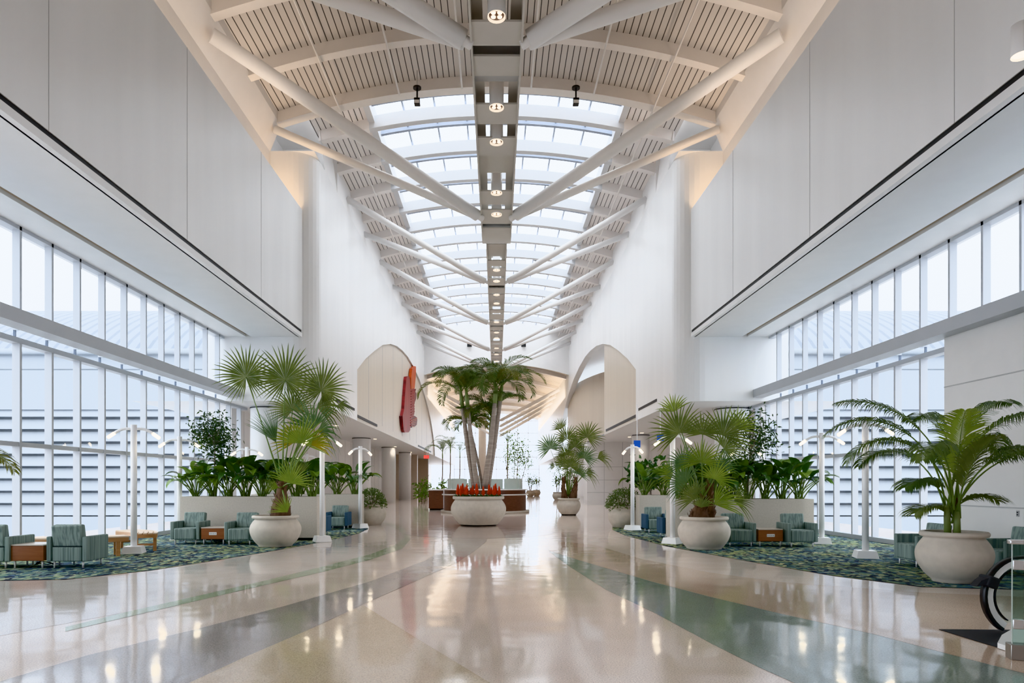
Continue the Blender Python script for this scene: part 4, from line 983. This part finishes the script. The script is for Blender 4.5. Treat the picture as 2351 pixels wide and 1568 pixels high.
# leafy trees
def tree(name, label, base, H, crown_c, crown_r, nleaf, ll, lw, leaf, seed, trunks=1, cat='tree', spread=.0, branch=16):
    t = thing(name, label, cat, base); rr = random.Random(seed); tips = []
    cc, cr = Vector(crown_c), Vector(crown_r)
    for k in range(trunks):
        a = 2 * PI * k / max(trunks, 1) + seed; o = Vector((math.cos(a), math.sin(a), 0)) * spread
        top = Vector((cc.x, cc.y, cc.z)) + o * 2.5; mb = MB()
        mb.tube(bez(o * .6, o + Vector((.03, 0, H * .5)), top, 8), [.045 - .03 * i / 8 for i in range(9)], 8)
        for j in range(branch // trunks):
            s = top.lerp(o, rr.uniform(.0, .35) * (cr.z / max(cc.z, .1)) * 1.5); u = Vector((rr.gauss(0, 1), rr.gauss(0, 1), rr.gauss(.3, 1))).normalized()
            e = cc + Vector((u.x * cr.x, u.y * cr.y, u.z * cr.z)) * rr.uniform(.5, .85); mb.tube(bez(s, s.lerp(e, .5) + Vector((0, 0, .05)), e, 4), [.014, .011, .009, .006, .004], 5, cap=False); tips.append(e); tips.append(s.lerp(e, .6))
        mb.build('trunk', 'bark', t)
    mb = MB()
    for k in range(nleaf):
        if rr.random() < .72 and tips: c = tips[rr.randrange(len(tips))]; p = c + Vector((rr.gauss(0, 1) * cr.x, rr.gauss(0, 1) * cr.y, rr.gauss(0, 1) * cr.z)) * .2
        else:
            u = Vector((rr.gauss(0, 1), rr.gauss(0, 1), rr.gauss(0, 1))).normalized() * rr.random() ** .4; p = cc + Vector((u.x * cr.x, u.y * cr.y, u.z * cr.z))
        d = Vector((rr.gauss(0, 1), rr.gauss(0, 1), rr.gauss(-.5, .7))).normalized(); w = d.cross(Vector((rr.gauss(0, 1), rr.gauss(0, 1), rr.gauss(0, 1)))).normalized() * lw * .5; l = ll * rr.uniform(.7, 1.2)
        nn = d.cross(w).normalized() * lw * .12
        mb.add([p, p + d * l * .5 + w + nn, p + d * l, p + d * l * .5 - w + nn, p + d * l * .5 - nn], [(0, 1, 4), (1, 2, 4), (4, 2, 3), (0, 4, 3)])
    mb.build('foliage', leaf, t); return t
tree('ficus_tree', 'slender ficus tree with round crown in the front left planter', (-8.22, 19.85, 1.15), 1.1, (.02, 0, 1.86), (.74, .66, .76), 1150, .15, .045, 'lf_fig', 1)
tree('ficus_tree', 'loose ficus tree behind the bushy palm in the front right planter', (7.1, 19.4, 1.1), 1.1, (.15, 0, 1.75), (.82, .7, .85), 950, .15, .045, 'lf_fig', 2)
tree('fiddle_leaf_fig', 'fiddle leaf fig with big dark leaves behind the rear right lamp post', (5.75, 25.6, 0), 1.6, (-.15, 0, 2.0), (.75, .6, .85), 230, .30, .19, 'lf_dark', 3, 3, 'plant', .1)
def shrub(label, base, r, seed):
    t = thing('round_shrub', label, 'shrub', base); rr = random.Random(seed); mb = MB(); st = MB()
    for k in range(14):
        a = rr.uniform(0, 6.28); st.tube([(0, 0, 0), (.25 * math.cos(a), .25 * math.sin(a), .25), (.42 * math.cos(a), .42 * math.sin(a), .4)], .01, 5)
    st.build('stems', 'bark', t)
    for k in range(1500):
        u = Vector((rr.gauss(0, 1), rr.gauss(0, 1), abs(rr.gauss(0, 1)) - .12)).normalized(); q = rr.uniform(.72, 1.03); p = Vector((u.x * r[0], u.y * r[0], u.z * r[1] + .06)) * q
        d = (u + Vector((rr.gauss(0, .6), rr.gauss(0, .6), rr.gauss(-.2, .6)))).normalized(); w = d.cross(Vector((rr.gauss(0, 1), rr.gauss(0, 1), rr.gauss(0, 1)))).normalized() * .024; l = .10
        mb.add([p, p + d * l * .5 + w, p + d * l, p + d * l * .5 - w], [(0, 1, 2, 3)])
    mb.build('foliage', 'lf_pale', t)
shrub('dense variegated round shrub in the stone pot by the rear left lamp post', zpot('SL', .72), (.60, .62), 1)
shrub('dense variegated round shrub in the stone pot by the rear right lamp post', zpot('SR', .70), (.64, .66), 2)
# ================================================================ ROUND DESK AND THE FAR END
dk = thing('information_desk', 'round walnut information desk with glass screens behind the central pot', 'desk', (-.65, 38.6, 0))
MB().lathe([(2.5, 0), (2.5, .13)], 56, 0, cap1=True).build('plinth', 'stone', dk)
mb = MB(); mb.lathe([(2.32, .13), (2.32, .98)], 56, 0, cap0=False); mb.build('front_panel', 'walnut', dk)
mb = MB(); mb.lathe([(2.2, .98), (2.44, .98), (2.44, 1.04), (2.2, 1.04)], 56, 0, cap0=False); mb.build('lower_counter', 'plate', dk)
mb = MB(); mb.lathe([(2.30, 1.04), (2.30, 1.26)], 56, 0, cap0=False); mb.build('upper_band', 'walnut', dk)
mb = MB(); mb.lathe([(1.9, 1.26), (2.42, 1.26), (2.42, 1.32), (1.9, 1.32)], 56, 0, cap0=False); mb.build('upper_counter', 'plate', dk)
for k in range(12):
    a0 = 2 * PI * k / 12 + .02; a1 = 2 * PI * (k + 1) / 12 - .02
    if 3.9 < a0 % (2 * PI) < 4.9: continue
    mb = MB(); mb.lathe([(2.12, 1.32), (2.12, 1.9)], 5, 0, cap0=False, a0=a0, a1=a1); mb.build('glass_screen', 'frost', dk)
sd_ = thing('side_counter', 'square walnut counter end with white top left of the round desk', 'counter', (-3.7, 42.5, 0))
MB().box(-.45, .45, -.8, .8, .1, 1.2).build('body', 'walnut', sd_); MB().box(-.5, .5, -.85, .85, 1.2, 1.27).build('top', 'plate', sd_); MB().box(-.4, .4, -.7, .7, 0, .1).build('kick_base', 'base', sd_)
tree('weeping_fig', 'leafy weeping fig with several stems behind the right of the round desk', (1.1, 44, 0), 2.6, (.2, 0, 3.3), (1.2, .8, 1.6), 900, .16, .07, 'lf_mid', 8, 4, 'tree', .3)
for i, (px, py, top, Y) in enumerate([(1012, 1128, 1052, 60), (1030, 1128, 1040, 62), (1052, 1128, 1052, 66), (1162, 1125, 1030, 70)]):
    b = fl(px, py) if False else Vector(((px - VX) * Y / KF, Y, 0))
    tp = at(px + 4, top, Y)
    feather_palm(f'distant slim palm beyond the round desk, {ORD[i]} from the left', b, (b, b.lerp(tp, .5) + Vector((.1, 0, 0)), tp), .08, .05, None, 2.2, 20 + i, 9, True, 18)
k = 0
for (x, y, lab) in [(-6.0, 56, 'leafy bush at the far left wall beyond the round desk'), (-4.6, 58, 'leafy bush in the far trough, left of the slim palms'), (-3.2, 60, 'leafy bush between the distant slim palms')]:
    tree('leafy_bush', lab, (x, y, 0), .8, (0, 0, 1.1), (.95, .8, 1.0), 260, .34, .13, 'lf_mid', 30 + k, 3, 'bush', .2); k += 1
for (x, y, h, lab) in [(6.1, 68, 2.3, 'nearer slim potted bamboo at the far right'), (7.2 - .6, 63, 2.6, 'farther slim potted bamboo at the far right by the wall'), (4.2, 85, 2.0, 'small potted plant in front of the far windows, right one'), (2.6, 88, 1.6, 'small potted plant in front of the far windows, left one'), (5.4, 92, 2.2, 'small potted plant in front of the far windows near the right wall')]:
    pot('stone pot of the ' + lab.split(' in front')[0] + (', ' + lab.split(', ')[1] if ', ' in lab else ''), (x, y, 0), bowlprof(.55, .8, .35, .5, .45))
    tree('potted_shrub', lab, (x, y, .72), h * .6, (0, 0, h * .65), (.75, .6, h * .45), 260, .26, .08, 'lf_mid', 40 + k, 4, 'plant', .15); k += 1
for (x, y, z, lab) in [(5.62, 27.3, 3.2, 'plain blue square sign near the rear right lamp post'), (6.55, 27.3, 3.46, 'plain blue square sign behind the right fan palm')]:
    t = thing('blue_sign', lab, 'sign', (x, y, z)); MB().box(-.13, .13, -.02, .02, -.14, .14).build('panel', 'signblue', t)
    MB().box(-.012, .012, -.015, .015, .14, 4.78 - z).build('hanger', 'post', t)
    if x > 6: t.rotation_euler = (0, 0, -.5)
t = thing('exit_sign', 'small red illuminated sign under the far left arcade', 'sign', (-7.4, 72, 4.45)); MB().rbox(-.28, .28, -.05, .05, -.17, .17, .02).build('panel', 'signred', t); MB().box(-.02, .02, -.02, .02, .17, .33).build('hanger', 'post', t)
# wall outlets on the right panel
for y, lab in ((13.35, 'farther'), (12.75, 'nearer')):
    t = thing('wall_outlet', f'small grey wall socket on the right panelled wall, {lab} one', 'socket', (10.2, y, 1.02)); MB().rbox(-.012, 0, -.035, .035, -.06, .06, .004).build('plate', 'plate2', t); MB().box(-.014, -.012, -.015, .015, -.035, -.01).build('slot', 'black', t); MB().box(-.014, -.012, -.015, .015, .01, .035).build('slot', 'black', t)
# ================================================================ ESCALATOR CORNER
es = thing('escalator', 'escalator end with black looped handrail at the right edge', 'escalator', (5.62, 7.3, 0), .02)
def loop(r, n=22, xend=2.6, zc_=.40):
    return [(xend, 0, zc_ + r)] + [(-r * math.sin(a), 0, zc_ + r * math.cos(a)) for a in [i * PI / n for i in range(0, n - 3)]]
def band(mb, r0, r1, y0, y1, mat=0, n=22, xend=2.6):
    A, B = loop(r0, n, xend), loop(r1, n, xend); o = len(mb.v)
    for a, b in zip(A, B): mb.v += [(a[0], y0, a[2]), (b[0], y0, b[2]), (b[0], y1, b[2]), (a[0], y1, a[2])]
    for i in range(len(A) - 1):
        for k in range(4):
            p = o + i * 4 + k; q = o + i * 4 + (k + 1) % 4; mb.f.append([p, q, q + 4, p + 4]); mb.m.append(mat); mb.s.append(k in (1, 3))
    return mb
band(MB(), .402, .43, -.04, .04).build('handrail', 'black', es)
band(MB(), .335, .400, -.03, .03).build('handrail_track', 'leg', es)
band(MB(), .300, .310, -.022, .022).build('inner_trim', 'black', es)
gl = loop(.335); MB().add(gl + [(2.6, 0, .05)], [tuple(range(len(gl) + 1))]).build('glass_panel', 'screen', es)
mb = MB(); mb.rbox(-.02, 2.6, -.14, .14, .0, .12, .03); mb.build('skirt', 'plate', es)
mb = MB(); mb.rbox(-.05, .07, -.09, .09, -.06, .06, .015); mb.add([(-.05, -.07, -.05), (-.13, -.05, -.10), (-.13, .05, -.10), (-.05, .07, -.05), (-.05, -.07, .03), (-.10, -.05, -.02), (-.10, .05, -.02), (-.05, .07, .03)], [(0, 1, 5, 4), (1, 2, 6, 5), (2, 3, 7, 6), (4, 5, 6, 7), (0, 3, 2, 1)])
o = mb.build('sensor_box', 'char', es); o.location = (-.375, 0, .56); o.rotation_euler = (0, .35, 0)
mb = MB(); p = [fl(2155, 1446), fl(2420, 1448), fl(2420, 1520), fl(2298, 1490)]; mb.prism([(v.x, v.y) for v in reversed(p)], .004)
o = mb.build('landing_plate', 'char'); o.location.z = .004; tag(o, 'dark grey triangular landing mat in front of the escalator', 'landing mat')
mb = MB(); p = [fl(2290, 1489), fl(2300, 1470), fl(2325, 1455), fl(2400, 1450), fl(2420, 1505), fl(2330, 1502)]; mb.prism([(v.x, v.y) for v in reversed(p)], .05)
o = mb.build('escalator_skirt', 'plate'); o.location.z = .006; tag(o, 'low white rounded skirting block under the glass guard', 'skirting')
gd = thing('glass_guard', 'clear glass guard panel with metal clamps at the right edge', 'glass guard', (4.72, 6.25, 0), -.32)
MB().rbox(0, 2.0, -.008, .008, .13, 1.05, .003).build('pane', 'screen', gd)
mb = MB(); mb.box(-.002, .004, -.008, .008, .13, 1.05); mb.build('pane_edge', 'frost', gd)
MB().rbox(-.03, 2.0, -.05, .05, 1.05, 1.09, .01).build('cap_rail', 'chrome', gd)
MB().rbox(-.03, 2.0, -.07, .07, 0, .14, .006).build('base_channel', 'steel', gd)
for z in (.86, .32): MB().rbox(.0, .09, -.025, .025, z - .045, z + .045, .008).build('clamp', 'chrome', gd)
# ================================================================ LIGHT
w = bpy.data.worlds.new('overcast'); SC.world = w; w.use_nodes = True; nt = w.node_tree; nt.nodes.clear()
o_ = nt.nodes.new('ShaderNodeOutputWorld'); bg = nt.nodes.new('ShaderNodeBackground')
tc = nt.nodes.new('ShaderNodeTexCoord'); sp = nt.nodes.new('ShaderNodeSeparateXYZ'); nt.links.new(tc.outputs['Generated'], sp.inputs[0])
c = ramp(nt, sp.outputs[2], [(.0, (.76, .83, .95)), (.35, (.92, .96, 1.0)), (1, (.885, .935, 1.0))])
nt.links.new(c, bg.inputs[0]); bg.inputs[1].default_value = WORLD; nt.links.new(bg.outputs[0], o_.inputs[0])
def area(name, loc, rot, sx, sy, power, col):
    l = bpy.data.lights.new(name, 'AREA'); l.shape = 'RECTANGLE'; l.size = sx; l.size_y = sy; l.energy = power; l.color = col
    o = bpy.data.objects.new(name, l); COL.objects.link(o); o.location = loc; o.rotation_euler = rot; return o
for s in (-1, 1):   # warm cove lights lying on the ledge behind the bulkheads, shining up
    area('cove_light', (s * 8.1, (YB + YE) / 2 - 1, 11.56), (PI, 0, 0), .5, YE - YB - 4, 230 * LAMP, (1, .84, .70))
    area('cove_light', (s * 8.1, 25.5, 11.56), (PI, 0, 0), .5, .9, 32 * LAMP, (1, .72, .48))
for s in (-1, 1):
    area('far_fill_light', (s * 6.6, 92, 10.6), (PI, s * .5, 0), .4, 44, 600 * LAMP, (1, .84, .68))  # unseen fill lights, added to brighten the dark far hall
for y in (15.1, 18.75, 20.65, 24.25, 26.2, 34.8, 39.1, 46.6, 52):   # gantry downlights
    l = bpy.data.lights.new('gantry_spot', 'SPOT'); l.energy = 90 * LAMP; l.spot_size = 1.5; l.spot_blend = .6; l.color = (1, .86, .68); l.shadow_soft_size = .15
    o = bpy.data.objects.new('gantry_spot', l); COL.objects.link(o); o.location = (0, y, 11.9)
for (x, y) in ((-8.75, 37.2), (-8.6, 48.3), (-8.65, 58.3), (-8.6, 68.5), (9.05, 42.5), (9, 46.2)):
    l = bpy.data.lights.new('arcade_spot', 'SPOT'); l.energy = 55 * LAMP; l.spot_size = 2.2; l.spot_blend = .7; l.color = (1, .88, .74); l.shadow_soft_size = .1
    o = bpy.data.objects.new('arcade_spot', l); COL.objects.link(o); o.location = (x, y, 4.74)
# ================================================================ CAMERA
cd = bpy.data.cameras.new('camera'); cam = bpy.data.objects.new('camera', cd); COL.objects.link(cam)
cam.location = (0, 0, EYE); cam.rotation_euler = (PI / 2, 0, 0); cd.sensor_width = 36; cd.sensor_fit = 'HORIZONTAL'; cd.lens = 36 * KF / 2351
cd.shift_x = (1175.5 - VX) / 2351; cd.shift_y = (HZ - 784) / 2351; cd.clip_end = 500; SC.camera = cam
SC.view_settings.view_transform = VIEW; SC.view_settings.look = LOOK; SC.view_settings.exposure = EXPO; SC.view_settings.gamma = 1.0
try:
    SC.cycles.use_denoising = True; SC.cycles.max_bounces = 9; SC.cycles.diffuse_bounces = 5; SC.cycles.glossy_bounces = 3; SC.cycles.transparent_max_bounces = 16; SC.cycles.sample_clamp_indirect = 6
except Exception: pass
